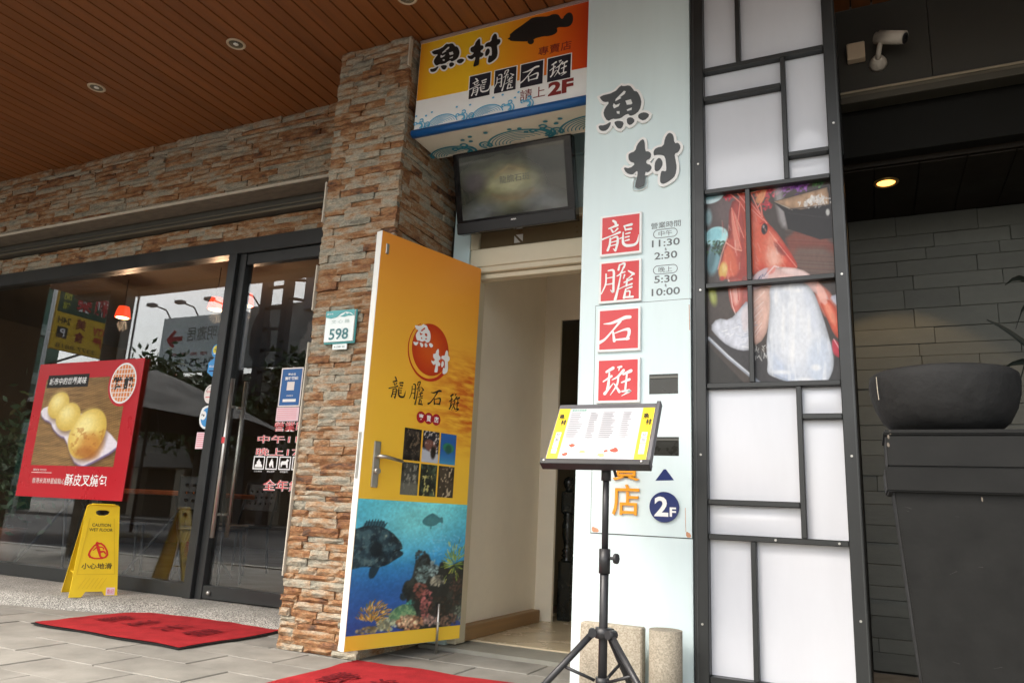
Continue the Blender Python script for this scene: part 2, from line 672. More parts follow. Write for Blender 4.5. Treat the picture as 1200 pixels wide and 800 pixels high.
# ================================================================= materials
def stone_mat(name, dark=1.0):
    m = bpy.data.materials.new(name)
    m.use_nodes = True
    nt = m.node_tree
    b = nt.nodes['Principled BSDF']
    b.inputs['Roughness'].default_value = 0.78
    b.inputs['Specular IOR Level'].default_value = 0.3
    g = nt.nodes.new('ShaderNodeNewGeometry')
    mp = nt.nodes.new('ShaderNodeMapping')
    mp.inputs['Scale'].default_value = (1, 1, 2.6)
    oi = nt.nodes.new('ShaderNodeObjectInfo')
    radd = nt.nodes.new('ShaderNodeMath')
    radd.operation = 'ADD'
    nt.links.new(oi.outputs['Random'], radd.inputs[0])
    nt.links.new(g.outputs['Random Per Island'], radd.inputs[1])
    rfr = nt.nodes.new('ShaderNodeMath')
    rfr.operation = 'FRACT'
    nt.links.new(radd.outputs[0], rfr.inputs[0])
    RND = rfr.outputs[0]
    add = nt.nodes.new('ShaderNodeVectorMath')
    add.operation = 'ADD'
    sc = nt.nodes.new('ShaderNodeVectorMath')
    sc.operation = 'SCALE'
    sc.inputs['Scale'].default_value = 37.0
    cb = nt.nodes.new('ShaderNodeCombineXYZ')
    for k in range(3):
        nt.links.new(RND, cb.inputs[k])
    nt.links.new(cb.outputs[0], sc.inputs[0])
    nt.links.new(g.outputs['Position'], mp.inputs['Vector'])
    nt.links.new(mp.outputs[0], add.inputs[0])
    nt.links.new(sc.outputs[0], add.inputs[1])
    n = nt.nodes.new('ShaderNodeTexNoise')
    n.inputs['Scale'].default_value = 9.0
    n.inputs['Detail'].default_value = 7
    n.inputs['Roughness'].default_value = 0.6
    nt.links.new(add.outputs[0], n.inputs['Vector'])
    ma = nt.nodes.new('ShaderNodeMath')
    ma.operation = 'MULTIPLY_ADD'
    ma.inputs[1].default_value = 0.5
    nt.links.new(RND, ma.inputs[0])
    m2 = nt.nodes.new('ShaderNodeMath')
    m2.operation = 'MULTIPLY_ADD'
    m2.inputs[1].default_value = 1.45
    m2.inputs[2].default_value = -0.42
    nt.links.new(n.outputs['Fac'], m2.inputs[0])
    nt.links.new(m2.outputs[0], ma.inputs[2])
    rp = nt.nodes.new('ShaderNodeValToRGB')
    e = rp.color_ramp.elements
    stops = [(0.0, (92, 88, 78)), (0.18, (140, 136, 122)), (0.36, (164, 156, 138)), (0.48, (168, 150, 128)), (0.60, (160, 130, 100)), (0.74, (150, 108, 72)), (0.88, (126, 86, 60)), (1.0, (84, 66, 54))]
    e[0].position, e[0].color = stops[0][0], (*lin(stops[0][1]), 1)
    e[1].position, e[1].color = stops[-1][0], (*lin(stops[-1][1]), 1)
    for p, c in stops[1:-1]:
        q = e.new(p)
        q.color = (*lin(c), 1)
    nt.links.new(ma.outputs[0], rp.inputs[0])
    hv = nt.nodes.new('ShaderNodeHueSaturation')
    n3 = nt.nodes.new('ShaderNodeTexNoise')
    n3.inputs['Scale'].default_value = 70.0
    n3.inputs['Detail'].default_value = 4
    nt.links.new(add.outputs[0], n3.inputs['Vector'])
    gr = nt.nodes.new('ShaderNodeMapRange')
    gr.inputs['From Min'].default_value = 0.3
    gr.inputs['From Max'].default_value = 0.7
    gr.inputs['To Min'].default_value = 0.66 * dark
    gr.inputs['To Max'].default_value = 1.22 * dark
    nt.links.new(n3.outputs['Fac'], gr.inputs['Value'])
    nt.links.new(gr.outputs[0], hv.inputs['Value'])
    nt.links.new(rp.outputs[0], hv.inputs['Color'])
    nt.links.new(hv.outputs[0], b.inputs['Base Color'])
    n2 = nt.nodes.new('ShaderNodeTexNoise')
    n2.inputs['Scale'].default_value = 45
    n2.inputs['Detail'].default_value = 6
    nt.links.new(mp.outputs[0], n2.inputs['Vector'])
    bp = nt.nodes.new('ShaderNodeBump')
    bp.inputs['Strength'].default_value = 0.7
    bp.inputs['Distance'].default_value = 0.008
    nt.links.new(n2.outputs['Fac'], bp.inputs['Height'])
    nt.links.new(bp.outputs[0], b.inputs['Normal'])
    MATS[name] = m
    return m

def speckle_mat(name, a, b_, c, scale=260, rough=0.75, bump=0.3):
    m = bpy.data.materials.new(name)
    m.use_nodes = True
    nt = m.node_tree
    b = nt.nodes['Principled BSDF']
    b.inputs['Roughness'].default_value = rough
    g = nt.nodes.new('ShaderNodeNewGeometry')
    v = nt.nodes.new('ShaderNodeTexVoronoi')
    v.inputs['Scale'].default_value = scale
    nt.links.new(g.outputs['Position'], v.inputs['Vector'])
    rp = nt.nodes.new('ShaderNodeValToRGB')
    e = rp.color_ramp.elements
    e[0].position, e[0].color = 0.1, (*lin(a), 1)
    e[1].position, e[1].color = 0.9, (*lin(c), 1)
    q = e.new(0.5)
    q.color = (*lin(b_), 1)
    sp = nt.nodes.new('ShaderNodeSeparateColor')
    nt.links.new(v.outputs['Color'], sp.inputs[0])
    nt.links.new(sp.outputs[0], rp.inputs[0])
    n = nt.nodes.new('ShaderNodeTexNoise')
    n.inputs['Scale'].default_value = 3.0
    n.inputs['Detail'].default_value = 6
    nt.links.new(g.outputs['Position'], n.inputs['Vector'])
    mr = nt.nodes.new('ShaderNodeMapRange')
    mr.inputs['From Min'].default_value = 0.3
    mr.inputs['From Max'].default_value = 0.7
    mr.inputs['To Min'].default_value = 0.72
    mr.inputs['To Max'].default_value = 1.15
    nt.links.new(n.outputs['Fac'], mr.inputs['Value'])
    hv = nt.nodes.new('ShaderNodeHueSaturation')
    nt.links.new(rp.outputs[0], hv.inputs['Color'])
    nt.links.new(mr.outputs[0], hv.inputs['Value'])
    nt.links.new(hv.outputs[0], b.inputs['Base Color'])
    bp = nt.nodes.new('ShaderNodeBump')
    bp.inputs['Strength'].default_value = bump
    bp.inputs['Distance'].default_value = 0.003
    nt.links.new(sp.outputs[1], bp.inputs['Height'])
    nt.links.new(bp.outputs[0], b.inputs['Normal'])
    MATS[name] = m
    return m

STONE = stone_mat('ledge_stone')
GRANITE = speckle_mat('washed_granite', (84, 82, 77), (132, 129, 122), (176, 172, 164), 230)
CONC = speckle_mat('rough_concrete', (146, 137, 120), (162, 153, 136), (176, 167, 150), 190, 0.9, 0.3)
WOOD = mat('cedar_planks', srgb=(126, 75, 37), rough=0.42, spec=0.4, var=0.16, vscale=26, stretch=(1, 0.06, 1), objvar=0.10, bump=0.15, bscale=40)
PAVER = mat('worn_pavers', srgb=(129, 126, 119), rough=0.8, var=0.24, vscale=4.5, objvar=0.08, bump=0.25, bscale=70)
GROUT = mat('grout', srgb=(136, 132, 124), rough=0.9, var=0.2, vscale=9)
ASPHALT = mat('asphalt', (0.06, 0.06, 0.06), rough=0.9, var=0.15, vscale=2.0, bump=0.3, bscale=120)
BLACKF = mat('black_anodised_frame', srgb=(38, 40, 40), rough=0.38, spec=0.5, var=0.08, vscale=5)
DARKP = mat('dark_grey_panel', srgb=(62, 60, 54), rough=0.55, var=0.08, vscale=2)
STEEL = mat('brushed_steel', srgb=(190, 188, 182), rough=0.42, metal=1.0, var=0.05, vscale=30)
RAIL = mat('bronze_rail', srgb=(120, 114, 100), rough=0.4, metal=0.6, var=0.06, vscale=10)
PALEMORTAR = mat('pale_mortar', srgb=(196, 188, 172), rough=0.9, var=0.12, vscale=20)
WHITEP = mat('pale_blue_white_paint', srgb=(219, 235, 236), rough=0.42, var=0.035, vscale=7, stretch=(1, 1, .12))
BLUEP = mat('pale_blue_wall_paint', srgb=(200, 220, 222), rough=0.6, var=0.04, vscale=2)
BEIGE = mat('cream_door_frame', srgb=(206, 196, 170), rough=0.5, var=0.05, vscale=4)
IVORY = mat('ivory_wall_paint', srgb=(238, 230, 212), rough=0.7, var=0.06, vscale=1.6)
TILE = mat('beige_floor_tile', srgb=(206, 190, 160), rough=0.25, var=0.07, vscale=3)
SLAB = mat('grey_threshold_stone', srgb=(138, 136, 126), rough=0.6, var=0.14, vscale=5)
TIMBER = mat('brown_step_timber', srgb=(150, 118, 80), rough=0.5, var=0.15, vscale=14, stretch=(1, .2, 3))
BLACKW = mat('black_lacquered_wood', srgb=(22, 26, 24), rough=0.25, var=0.1, vscale=12)
GLASS = glass_mat('shop_glass', (0.95, 0.96, 0.95), 0.066)
WHITE = mat('white_print', srgb=(242, 242, 240), rough=0.5, var=0.02, vscale=6)
BLACKINK = mat('black_print', srgb=(28, 26, 24), rough=0.5, var=0.05, vscale=9)
GREYINK = mat('grey_print', srgb=(98, 104, 106), rough=0.5, var=0.04, vscale=9)
REDINK = mat('red_print', srgb=(216, 62, 66), rough=0.45, var=0.03, vscale=5)
MAROON = mat('maroon_print', srgb=(128, 34, 30), rough=0.5, var=0.04, vscale=9)
NAVY = mat('navy_print', srgb=(28, 44, 104), rough=0.4, var=0.04, vscale=9)
NIGHT = mat('dark_navy_tile_print', srgb=(24, 26, 40), rough=0.45, var=0.05, vscale=9)
CYANINK = mat('wave_blue_print', srgb=(96, 176, 214), rough=0.5, var=0.05, vscale=12)
TEALINK = mat('wave_teal_print', srgb=(58, 140, 158), rough=0.5, var=0.08, vscale=12)
BLUETRIM = mat('blue_plastic_trim', srgb=(24, 86, 148), rough=0.35, var=0.05, vscale=6)
ORANGE = mat('orange_letter', srgb=(240, 160, 24), rough=0.4, var=0.05, vscale=10)
YELLOWPL = mat('yellow_plastic', srgb=(240, 202, 26), rough=0.42, var=0.05, vscale=8, bump=0.08, bscale=90)
REDCARPET = mat('red_mat', srgb=(152, 40, 44), rough=0.95, spec=0.1, var=0.22, vscale=9, bump=0.8, bscale=260)
REDDARK = mat('mat_dark_letters', srgb=(98, 24, 30), rough=0.95, spec=0.1, var=0.2, vscale=30)
RUBBER = mat('black_rubber', srgb=(30, 30, 30), rough=0.8, var=0.1, vscale=20)
BLACKPL = mat('matt_black_metal', srgb=(40, 40, 42), rough=0.45, spec=0.5, var=0.08, vscale=14)
GREYPL = mat('grey_metal', srgb=(120, 120, 122), rough=0.45, var=0.05, vscale=8)
ACRYL = mat('white_acrylic', srgb=(208, 210, 216), rough=0.10, spec=0.5, var=0.05, vscale=3.0, stretch=(1, 1, .25), bump=.05, bscale=6)

# ================================================================= ground and pavement
gx = 400
g = structure(obj('ground', new_mesh('ground', [(-gx, -gx, -0.14), (gx, -gx, -0.14), (gx, gx, -0.14), (-gx, gx, -0.14)], [(0, 1, 2, 3)], ASPHALT)))
structure(box('road', (-80, 60), (-12.0, 0.9), (-0.139, -0.12), ASPHALT))
structure(box('far_pavement', (-80, 60), (-60, -12.0), (-0.138, -0.004), mat('far_paving', srgb=(110, 106, 100), rough=0.85, var=0.12, vscale=0.8)))
pave = structure(box('pavement', (-30, 20), (0.9, 9.0), (-0.139, -0.012), GROUT))
structure(box('kerb', (-30, 20), (0.74, 0.895), (-0.139, 0.0), mat('kerb_stone', srgb=(160, 158, 150), rough=0.85, var=0.12, vscale=5)))
random.seed(5)
TW, TH = 0.56, 0.277
def tile_mesh(w, h, t=0.012, bev=0.004):
    bm = bmesh.new()
    bm_box(bm, (-w / 2, w / 2), (-h / 2, h / 2), (-t, 0), bev)
    me = bpy.data.meshes.new('paver')
    bmesh.ops.recalc_face_normals(bm, faces=bm.faces)
    bm.to_mesh(me)
    bm.free()
    me.materials.append(PAVER)
    return me
pm = tile_mesh(TW - 0.006, TH - 0.006, .012, .003)
far_b = bmesh.new()
for j in range(-4, 14):
    y = 2.24 + TH * (j + 0.5)
    off = (0.28 if j % 2 else 0.0) + 0.03
    if y > 3.9 or y < 1.05:
        continue
    for i in range(-14, 7):
        x = -3.28 + off + TW * i
        inview = (y > 1.9 and -0.62 * y - 3.0 < x < 0.8)
        if inview:
            o = bpy.data.objects.new('paver', pm)
            COL.objects.link(o)
            adopt(o, pave)
            o.location = (x, y, random.uniform(-0.0035, 0.0))
            o.rotation_euler = (random.uniform(-.003, .003), random.uniform(-.003, .003), random.uniform(-.003, .003))
        elif -10 < x < 2.5:
            bm_box(far_b, (x - TW / 2 + .004, x + TW / 2 - .004), (y - TH / 2 + .004, y + TH / 2 - .004), (-0.0125, -0.001))
stuff(bm_obj('paver', far_b, PAVER, pave))

# ================================================================= arcade ceiling of cedar planks
CEIL = 3.59
ceil = structure(box('ceiling', (-10.4, 9.0), (1.42, 4.06), (CEIL + 0.02, CEIL + 0.3), mat('ceiling_void', srgb=(40, 28, 18), rough=0.9)))
PW = 0.1045
bm = bmesh.new()
bm_box(bm, (-PW / 2 + .0042, PW / 2 - .0042), (1.42, 4.055), (0, 0.016), 0.002)
plank_me = bpy.data.meshes.new('plank')
bmesh.ops.recalc_face_normals(bm, faces=bm.faces)
bm.to_mesh(plank_me); bm.free()
plank_me.materials.append(WOOD)
k = 0
x = -10.35
while x < 2.95:
    o = bpy.data.objects.new('plank', plank_me)
    COL.objects.link(o)
    adopt(o, ceil)
    o.location = (x, 0, CEIL + random.uniform(0, 0.0012))
    x += PW
# edge fascia of the arcade roof and the storey above
structure(box('roof_edge', (-10.4, 9.0), (1.2, 1.418), (CEIL - 0.05, CEIL + 0.9), mat('fascia_board', srgb=(92, 84, 74), rough=0.6, var=0.1, vscale=2)))
structure(box('upper_storey', (-10.4, 9.0), (1.25, 6.0), (CEIL + 0.905, 9.0), mat('upper_wall', srgb=(150, 144, 134), rough=0.8, var=0.1, vscale=1)))
structure(box('roof_slab', (-10.4, 9.0), (1.42, 9.5), (CEIL + 0.305, CEIL + 0.9), mat('slab_concrete', srgb=(120, 116, 110), rough=0.9, var=0.1, vscale=1)))

# ceiling downlights
DL_RIM = mat('downlight_rim', srgb=(196, 178, 150), rough=0.35, var=0.04, vscale=10)
DL_REF = mat('downlight_reflector', srgb=(170, 170, 160), rough=0.2, metal=0.8, var=0.05, vscale=20)
DL_BULB = mat('unlit_bulb_glass', srgb=(220, 218, 208), rough=0.15)
def downlight(x, y, label):
    t = thing('ceiling_downlight', label, 'ceiling light', (x, y, CEIL), group='unlit round lights in the plank ceiling')
    lathe('rim', [(0.044, -0.002), (0.046, -0.007), (0.056, -0.007), (0.060, -0.003), (0.060, -0.0005)], (x, y, CEIL), DL_RIM, t, 28)
    lathe('reflector', [(0.0435, -0.004), (0.038, -0.0015), (0.02, -0.0008), (0.004, -0.0006)], (x, y, CEIL), DL_REF, t, 28)
    lathe('bulb', [(0.002, -0.008), (0.012, -0.007), (0.017, -0.004), (0.018, -0.001)], (x, y, CEIL), DL_BULB, t, 20)
downlight(-3.503, 3.02, 'unlit round downlight in the planks nearest the stone pillar')
downlight(-4.855, 3.04, 'unlit round downlight farther left in the plank ceiling')
downlight(-2.235, 3.05, 'unlit round downlight at the top edge, above the fish sign')

# ================================================================= ledge stone cladding
random.seed(11)
def stone_variants(n=8):
    out = []
    for s in range(n):
        rnd = random.Random(100 + s)
        bm = bmesh.new()
        nx, nz = 5, 2
        grid = {}
        for i in range(nx + 1):
            for j in range(nz + 1):
                ed = (i in (0, nx)) or (j in (0, nz))
                yy = -0.5 + rnd.uniform(0, 0.25) + (0.18 if ed else 0)
                grid[i, j] = bm.verts.new((-0.5 + i / nx + (rnd.uniform(-.03, .03) if 0 < i < nx else 0), yy, -0.5 + j / nz + (rnd.uniform(-.06, .06) if j in (0, nz) and 0 < i < nx else 0)))
        for i in range(nx):
            for j in range(nz):
                bm.faces.new((grid[i, j], grid[i + 1, j], grid[i + 1, j + 1], grid[i, j + 1]))
        loop = [grid[i, 0] for i in range(nx + 1)] + [grid[nx, j] for j in range(1, nz + 1)] + [grid[i, nz] for i in range(nx - 1, -1, -1)] + [grid[0, j] for j in range(nz - 1, 0, -1)]
        back = [bm.verts.new((v.co.x, 0.5, v.co.z)) for v in loop]
        for i in range(len(loop)):
            k2 = (i + 1) % len(loop)
            bm.faces.new((loop[i], back[i], back[k2], loop[k2]))
        bmesh.ops.recalc_face_normals(bm, faces=bm.faces)
        me = bpy.data.meshes.new('stone')
        bm.to_mesh(me); bm.free()
        me.materials.append(STONE)
        out.append(me)
    return out
SV = stone_variants()

def lay_stones(par, a0, a1, z0, z1, plane, axis='front', rh=(0.034, 0.060), ln=(0.10, 0.30), joined=False, depth=0.045, rnd=None):
    """courses of split stone; axis front faces -Y at Y=plane, side faces +X at X=plane"""
    rnd = rnd or random.Random(3)
    z = z0
    acc = bmesh.new() if joined else None
    n = 0
    while z < z1 - 0.012:
        h = min(rnd.uniform(*rh), z1 - z)
        if z1 - (z + h) < 0.02:
            h = z1 - z
        a = a0
        first = True
        while a < a1 - 0.01:
            l = rnd.uniform(*ln) * (rnd.uniform(0.35, 1) if first else 1)
            first = False
            if a1 - (a + l) < 0.06:
                l = a1 - a
            pr = rnd.uniform(-0.009, 0.009)
            ca, cz = a + l / 2, z + h / 2
            me = rnd.choice(SV)
            if joined:
                if axis == 'side':
                    bm_box(acc, (plane - depth + .01, plane + pr), (a + .001, a + l - .001), (z + .001, z + h - .001))
                else:
                    bm_box(acc, (a + .001, a + l - .001), (plane - pr, plane + depth - .01), (z + .001, z + h - .001))
            else:
                o = bpy.data.objects.new('stone', me)
                COL.objects.link(o)
                adopt(o, par)
                fl = -1 if rnd.random() < .5 else 1
                if axis == 'front':
                    o.location = (ca, plane + depth / 2 - 0.008 + pr, cz)
                    o.scale = (l - 0.002, depth, h - 0.0015)
                    o.rotation_euler = (0, 0, 0)
                else:
                    o.location = (plane - depth / 2 + 0.008 - pr, ca, cz)
                    o.scale = (l - 0.002, depth, h - 0.0015)
                    o.rotation_euler = (0, 0, R(90))
                n += 1
            a += l
        z += h
    if joined:
        stuff(bm_obj('stone', acc, STONE, par))
    return n

PX0, PX1, PY = -2.93, -2.398, 3.356
pil = thing('stone_pillar', 'tall square pillar clad in rust and grey split stone', 'pillar', (-2.66, 3.7, 0))
box('core', (PX0 + .03, PX1 - .03), (PY + .03, 4.6), (0, CEIL), mat('pillar_core', srgb=(90, 84, 76), rough=0.9), pil)
n1 = lay_stones(pil, PX0, PX1 - 0.0, 0.0, CEIL, PY, 'front', rnd=random.Random(21), ln=(.11, .29), rh=(.027, .050))
n2 = 0
lay_stones(pil, PY + .045, 4.02, 0.0, CEIL, PX1 - 0.004, 'side', joined=True, depth=0.035, rh=(.027, .05), rnd=random.Random(23))
lay_stones(pil, PY + .045, 4.06, 0.0, CEIL, PX0 + 0.035, 'side', joined=True, depth=0.035, rnd=random.Random(24))
rnd = random.Random(8)
for xx in (PX0 - 0.004, PX1 - 0.006):
    z = 0.0
    while z < CEIL - .1:
        l = rnd.uniform(0.12, 0.5)
        if rnd.random() < 0.62 and not (xx > -2.6 and z < 2.1):
            box('mortar_line', (xx, xx + 0.009), (PY - .012, PY + .02), (z, min(z + l, CEIL - .02)), PALEMORTAR, pil, 0.002)
        z += l

wall = thing('stone_wall', 'long band of split stone cladding above the shop window', 'wall', (-6, 4.1, 2.7))
box('beam', (-10.0, PX0), (3.86, 4.7), (3.03, CEIL - 0.001), mat('beam_core', srgb=(96, 88, 78), rough=0.9), wall)
n3 = lay_stones(wall, -7.8, PX0 + 0.02, 3.03, CEIL, 3.83, 'front', rh=(.032, .052), ln=(.16, .44), rnd=random.Random(31))
lay_stones(wall, -10.0, -7.8, 3.03, CEIL, 3.83, 'front', joined=True, depth=.035, rnd=random.Random(33))
box('edge_trim', (-10.0, PX0), (3.812, 3.832), (3.012, 3.03), PALEMORTAR, wall, 0.003)
box('soffit', (-10.0, PX0), (3.833, 4.3), (3.008, 3.028), mat('soffit_stone', srgb=(106, 96, 82), rough=0.85, var=0.3, vscale=9, stretch=(1, 3, 1), bump=.4, bscale=30), wall)
box('lintel', (-10.0, PX0), (4.09, 4.3), (2.745, 3.007), mat('beam_core'), wall)
n4 = lay_stones(wall, -7.4, PX0 + .02, 2.748, 2.905, 4.06, 'front', rh=(.04, .054), ln=(.2, .45), rnd=random.Random(32))
lay_stones(wall, -10.0, -7.4, 2.748, 2.905, 4.06, 'front', joined=True, depth=.035, rnd=random.Random(34))
print('stones', n1 + n2, n3 + n4)
sh = thing('shutter_track', 'grey metal roller shutter track under the stone band', 'shutter track', (-6, 4.0, 2.95))
box('housing', (-10.0, PX0), (4.0, 4.085), (2.915, 3.004), mat('shutter_housing', srgb=(74, 72, 66), rough=0.5, var=.1, vscale=4), sh, 0.004)
box('lip', (-10.0, PX0), (3.985, 3.999), (2.91, 2.925), RAIL, sh, 0.003)
box('lip', (-10.0, PX0), (3.985, 3.999), (2.945, 2.953), RAIL, sh, 0.002)

# ================================================================= shop front glazing
YG = 4.10
PLAT = 0.082
win = thing('storefront_window', 'large black framed shop window with the red food poster on it', 'window', (-6.2, YG, PLAT))
FX0 = -9.2
box('frame_head', (FX0, PX0), (4.045, 4.16), (2.625, 2.744), BLACKF, win, 0.004)
box('frame_sill', (FX0, -4.411), (4.055, 4.15), (PLAT, 0.178), BLACKF, win, 0.004)
box('mullion', (-4.41, -4.33), (4.03, 4.17), (PLAT, 2.624), BLACKF, win, 0.004)
box('jamb', (-4.328, -4.262), (4.065, 4.15), (PLAT, 2.624), BLACKF, win, 0.003)
box('jamb', (FX0, FX0 + .08), (4.05, 4.15), (0.179, 2.624), BLACKF, win, 0.003)
box('pane', (FX0 + .081, -4.411), (4.098, 4.104), (0.179, 2.624), GLASS, win)
gd = thing('glass_door', 'glass shop door with long vertical bar handles beside the stone pillar', 'door', (-3.75, YG, PLAT))
DX0, DX1 = -4.26, -3.02
box('top_rail', (DX0, DX1), (4.075, 4.135), (2.535, 2.622), BLACKF, gd, 0.003)
box('bottom_rail', (DX0, DX1), (4.07, 4.135), (PLAT + .006, 0.176), BLACKF, gd, 0.004)
box('pane', (DX0 + .002, DX1), (4.10, 4.106), (0.177, 2.534), GLASS, gd)
def bar_handle(x, y, s):
    h = cyl('handle', (x, y, 0.50), (x, y, 1.635), 0.015, STEEL, gd, n=14)
    for z in (0.66, 1.43):
        cyl('standoff', (x, y, z), (x, y + s * 0.06, z), 0.009, STEEL, h, n=10)
bar_handle(-4.20, 4.035, 1)
bar_handle(-4.20, 4.17, -1)
lathe('lock', [(0.014, 0), (0.016, .004), (0.010, .02)], (0, 0, 0), STEEL, gd, 14)
lk = [o for o in gd.children if o.name.startswith('lock')][0]
lk.matrix_basis = Matrix.Translation((-4.19, 4.068, 0.13)) @ Matrix.Rotation(R(90), 4, 'X')
rect('handle_sign', Frame((0, 4.018, 0)), -4.215, 1.16, -4.185, 1.205, REDINK, gd)
FD = Frame((0, 4.0985, 0))
PINKINK = mat('pink_red_vinyl', srgb=(226, 92, 96), rough=0.5, var=.05, vscale=10)
def outlined(fr, body, cx, cy, w, h, m, mo, par, bold=0.03, out=0.06):
    text('lettering', fr, body, cx, cy, w * (1 + out * .12), h * (1 + out * .9), mo, par, bold + out * .55)
    text('lettering', fr.up(0.0008), body, cx, cy, w, h, m, par, bold)
outlined(FD, '營業時間', -3.62, 1.287, 0.38, 0.066, PINKINK, WHITE, gd, .0, .05)
outlined(FD, '中午11:30~14:00', -3.49, 1.198, 0.92, 0.055, PINKINK, WHITE, gd, .0, .05)
outlined(FD, '晚上17:30~21:00', -3.49, 1.108, 0.92, 0.055, PINKINK, WHITE, gd, .0, .05)
outlined(FD, '全年無休', -3.62, 0.878, 0.46, 0.075, REDINK, WHITE, gd, .0, .05)
for i in range(4):
    x0 = -3.965 + i * 0.118
    poly('icon_frame', FD, [[(x0, .985), (x0 + .104, .985), (x0 + .104, 1.078), (x0, 1.078)], [(x0 + .008, .993), (x0 + .096, .993), (x0 + .096, 1.07), (x0 + .008, 1.07)]], WHITE, gd)
    c = x0 + .052
    sh_ = [[(c - .035, 1.0), (c + .035, 1.0), (c + .03, 1.018), (c + .018, 1.025), (c + .02, 1.036), (c + .006, 1.045), (c, 1.062), (c - .012, 1.045), (c - .022, 1.036), (c - .018, 1.025), (c - .034, 1.016)],
           [(c - .012, .998), (c, 1.02), (c + .012, .998), (c + .02, 1.0), (c + .012, 1.04), (c + .004, 1.05), (c, 1.064), (c - .01, 1.05), (c - .024, 1.02)],
           [(c - .03, .998), (c - .02, 1.02), (c + .012, 1.022), (c + .02, .998), (c + .03, 1.0), (c + .026, 1.04), (c + .036, 1.05), (c + .02, 1.062), (c + .006, 1.046), (c - .028, 1.045), (c - .038, 1.03)],
           [(c - .03, 1.0), (c + .03, 1.0), (c + .02, 1.03), (c + .008, 1.06), (c - .01, 1.06), (c - .02, 1.03)]][i]
    poly('icon', FD, [sh_], WHITE, gd)
    text('lettering', FD, ['小心地滑', '禁止吸菸', '禁帶寵物', '禁外食'][i], c, .972, .07, .012, WHITE, gd)

# stickers on the glass, each its own thing
def sticker(name, label, build):
    t = thing(name, label, 'sticker', build[0], group='stickers on the shop glass')
    return t
FS = Frame((0, 4.0965, 0))
SKY = mat('sky_blue_sticker', srgb=(64, 150, 214), rough=.4, var=.06, vscale=20)
YEL = mat('yellow_sticker', srgb=(226, 212, 60), rough=.4, var=.04, vscale=20)
CREAM = mat('cream_sticker', srgb=(236, 226, 220), rough=.45, var=.03, vscale=20)
PINKP = mat('pink_paper', srgb=(238, 206, 214), rough=.6, var=.03, vscale=20)
DEEPB = mat('deep_blue_sticker', srgb=(34, 96, 160), rough=.45, var=.04, vscale=10)
t = sticker('round_sticker', 'small round yellow and blue sticker, topmost on the shop window', [(-4.475, YG, 1.87)])
disc('backing', FS, -4.475, 1.872, .048, .052, SKY, t); disc('face', FS.up(.0006), -4.475, 1.880, .036, .034, YEL, t)
for s in (-1, 1):
    disc('eye', FS.up(.0012), -4.475 + s * .012, 1.882, .005, .007, NAVY, t, 10)
rect('band', FS.up(.0012), -4.497, 1.845, -4.453, 1.856, WHITE, t)
t = sticker('hexagonal_sticker', 'blue hexagonal sticker on the shop window', [(-4.485, YG, 1.74)])
poly('backing', FS, [disc_pts(-4.485, 1.745, .064, .074, 6, R(30))], SKY, t)
text('lettering', FS.up(.0006), '安心店家', -4.485, 1.752, .085, .02, WHITE, t, .02); rect('band', FS.up(.0006), -4.525, 1.71, -4.445, 1.72, NAVY, t)
t = sticker('round_sticker', 'round cream sticker with pink print on the shop window', [(-4.475, YG, 1.535)])
disc('backing', FS, -4.475, 1.537, .064, .073, CREAM, t)
text('lettering', FS.up(.0006), '美味認證', -4.475, 1.555, .08, .018, PINKINK, t); rect('band', FS.up(.0006), -4.52, 1.51, -4.43, 1.517, PINKINK, t)
strokes('ring', FS.up(.0006), [([(-4.475 + .05 * math.cos(a), 1.537 + .058 * math.sin(a)) for a in np.linspace(0.3, 2.8, 12)], .004)], GREYINK, t)
t = sticker('rounded_sticker', 'white edged sky blue sticker with a round white blob at its left', [(-4.476, YG, 1.36)])
poly('backing', FS, [smooth_pts([(-4.55, 1.40), (-4.53, 1.44), (-4.46, 1.455), (-4.405, 1.43), (-4.395, 1.36), (-4.41, 1.30), (-4.46, 1.27), (-4.52, 1.28), (-4.555, 1.33)], 1)], WHITE, t)
poly('face', FS.up(.0006), [smooth_pts([(-4.53, 1.385), (-4.515, 1.425), (-4.46, 1.44), (-4.42, 1.42), (-4.41, 1.36), (-4.425, 1.31), (-4.46, 1.285), (-4.51, 1.295), (-4.54, 1.34)], 1)], SKY, t)
disc('blob', FS.up(.0012), -4.515, 1.375, .03, .034, WHITE, t, 16); disc('eye', FS.up(.0018), -4.51, 1.375, .007, .009, BLACKINK, t, 10); disc('eye', FS.up(.0018), -4.528, 1.38, .005, .008, BLACKINK, t, 10)
text('lettering', FS.up(.0012), '防疫', -4.45, 1.375, .05, .026, WHITE, t, .03); text('lettering', FS.up(.0012), '友善', -4.45, 1.335, .05, .022, WHITE, t, .03)
t = sticker('paper_notice', 'small pink paper notice below the stickers on the window', [(-4.495, YG, 1.19)])
rect('paper', FS, -4.555, 1.125, -4.435, 1.248, PINKP, t)
strokes('printed_lines', FS.up(.0006), [([(-4.545, 1.235 - i * .015), (-4.445 - (i % 3) * .012, 1.235 - i * .015)], .003) for i in range(7)], PINKINK, t)
t = sticker('notice_sticker', 'blue notice sticker with white frame on the glass door', [(-3.72, YG, 1.56)])
rect('backing', FS, -3.80, 1.428, -3.60, 1.71, CREAM, t); rect('face', FS.up(.0006), -3.79, 1.437, -3.61, 1.70, DEEPB, t)
text('lettering', FS.up(.0012), '臺中市', -3.70, 1.66, .07, .02, WHITE, t, .02); text('lettering', FS.up(.0012), '實聯登記', -3.70, 1.632, .12, .024, WHITE, t, .03)
rect('white_field', FS.up(.0012), -3.735, 1.545, -3.668, 1.607, CREAM, t); rect('band', FS.up(.0012), -3.76, 1.462, -3.64, 1.482, WHITE, t)
text('lettering', FS.up(.0012), '感謝配合', -3.70, 1.506, .06, .012, WHITE, t)
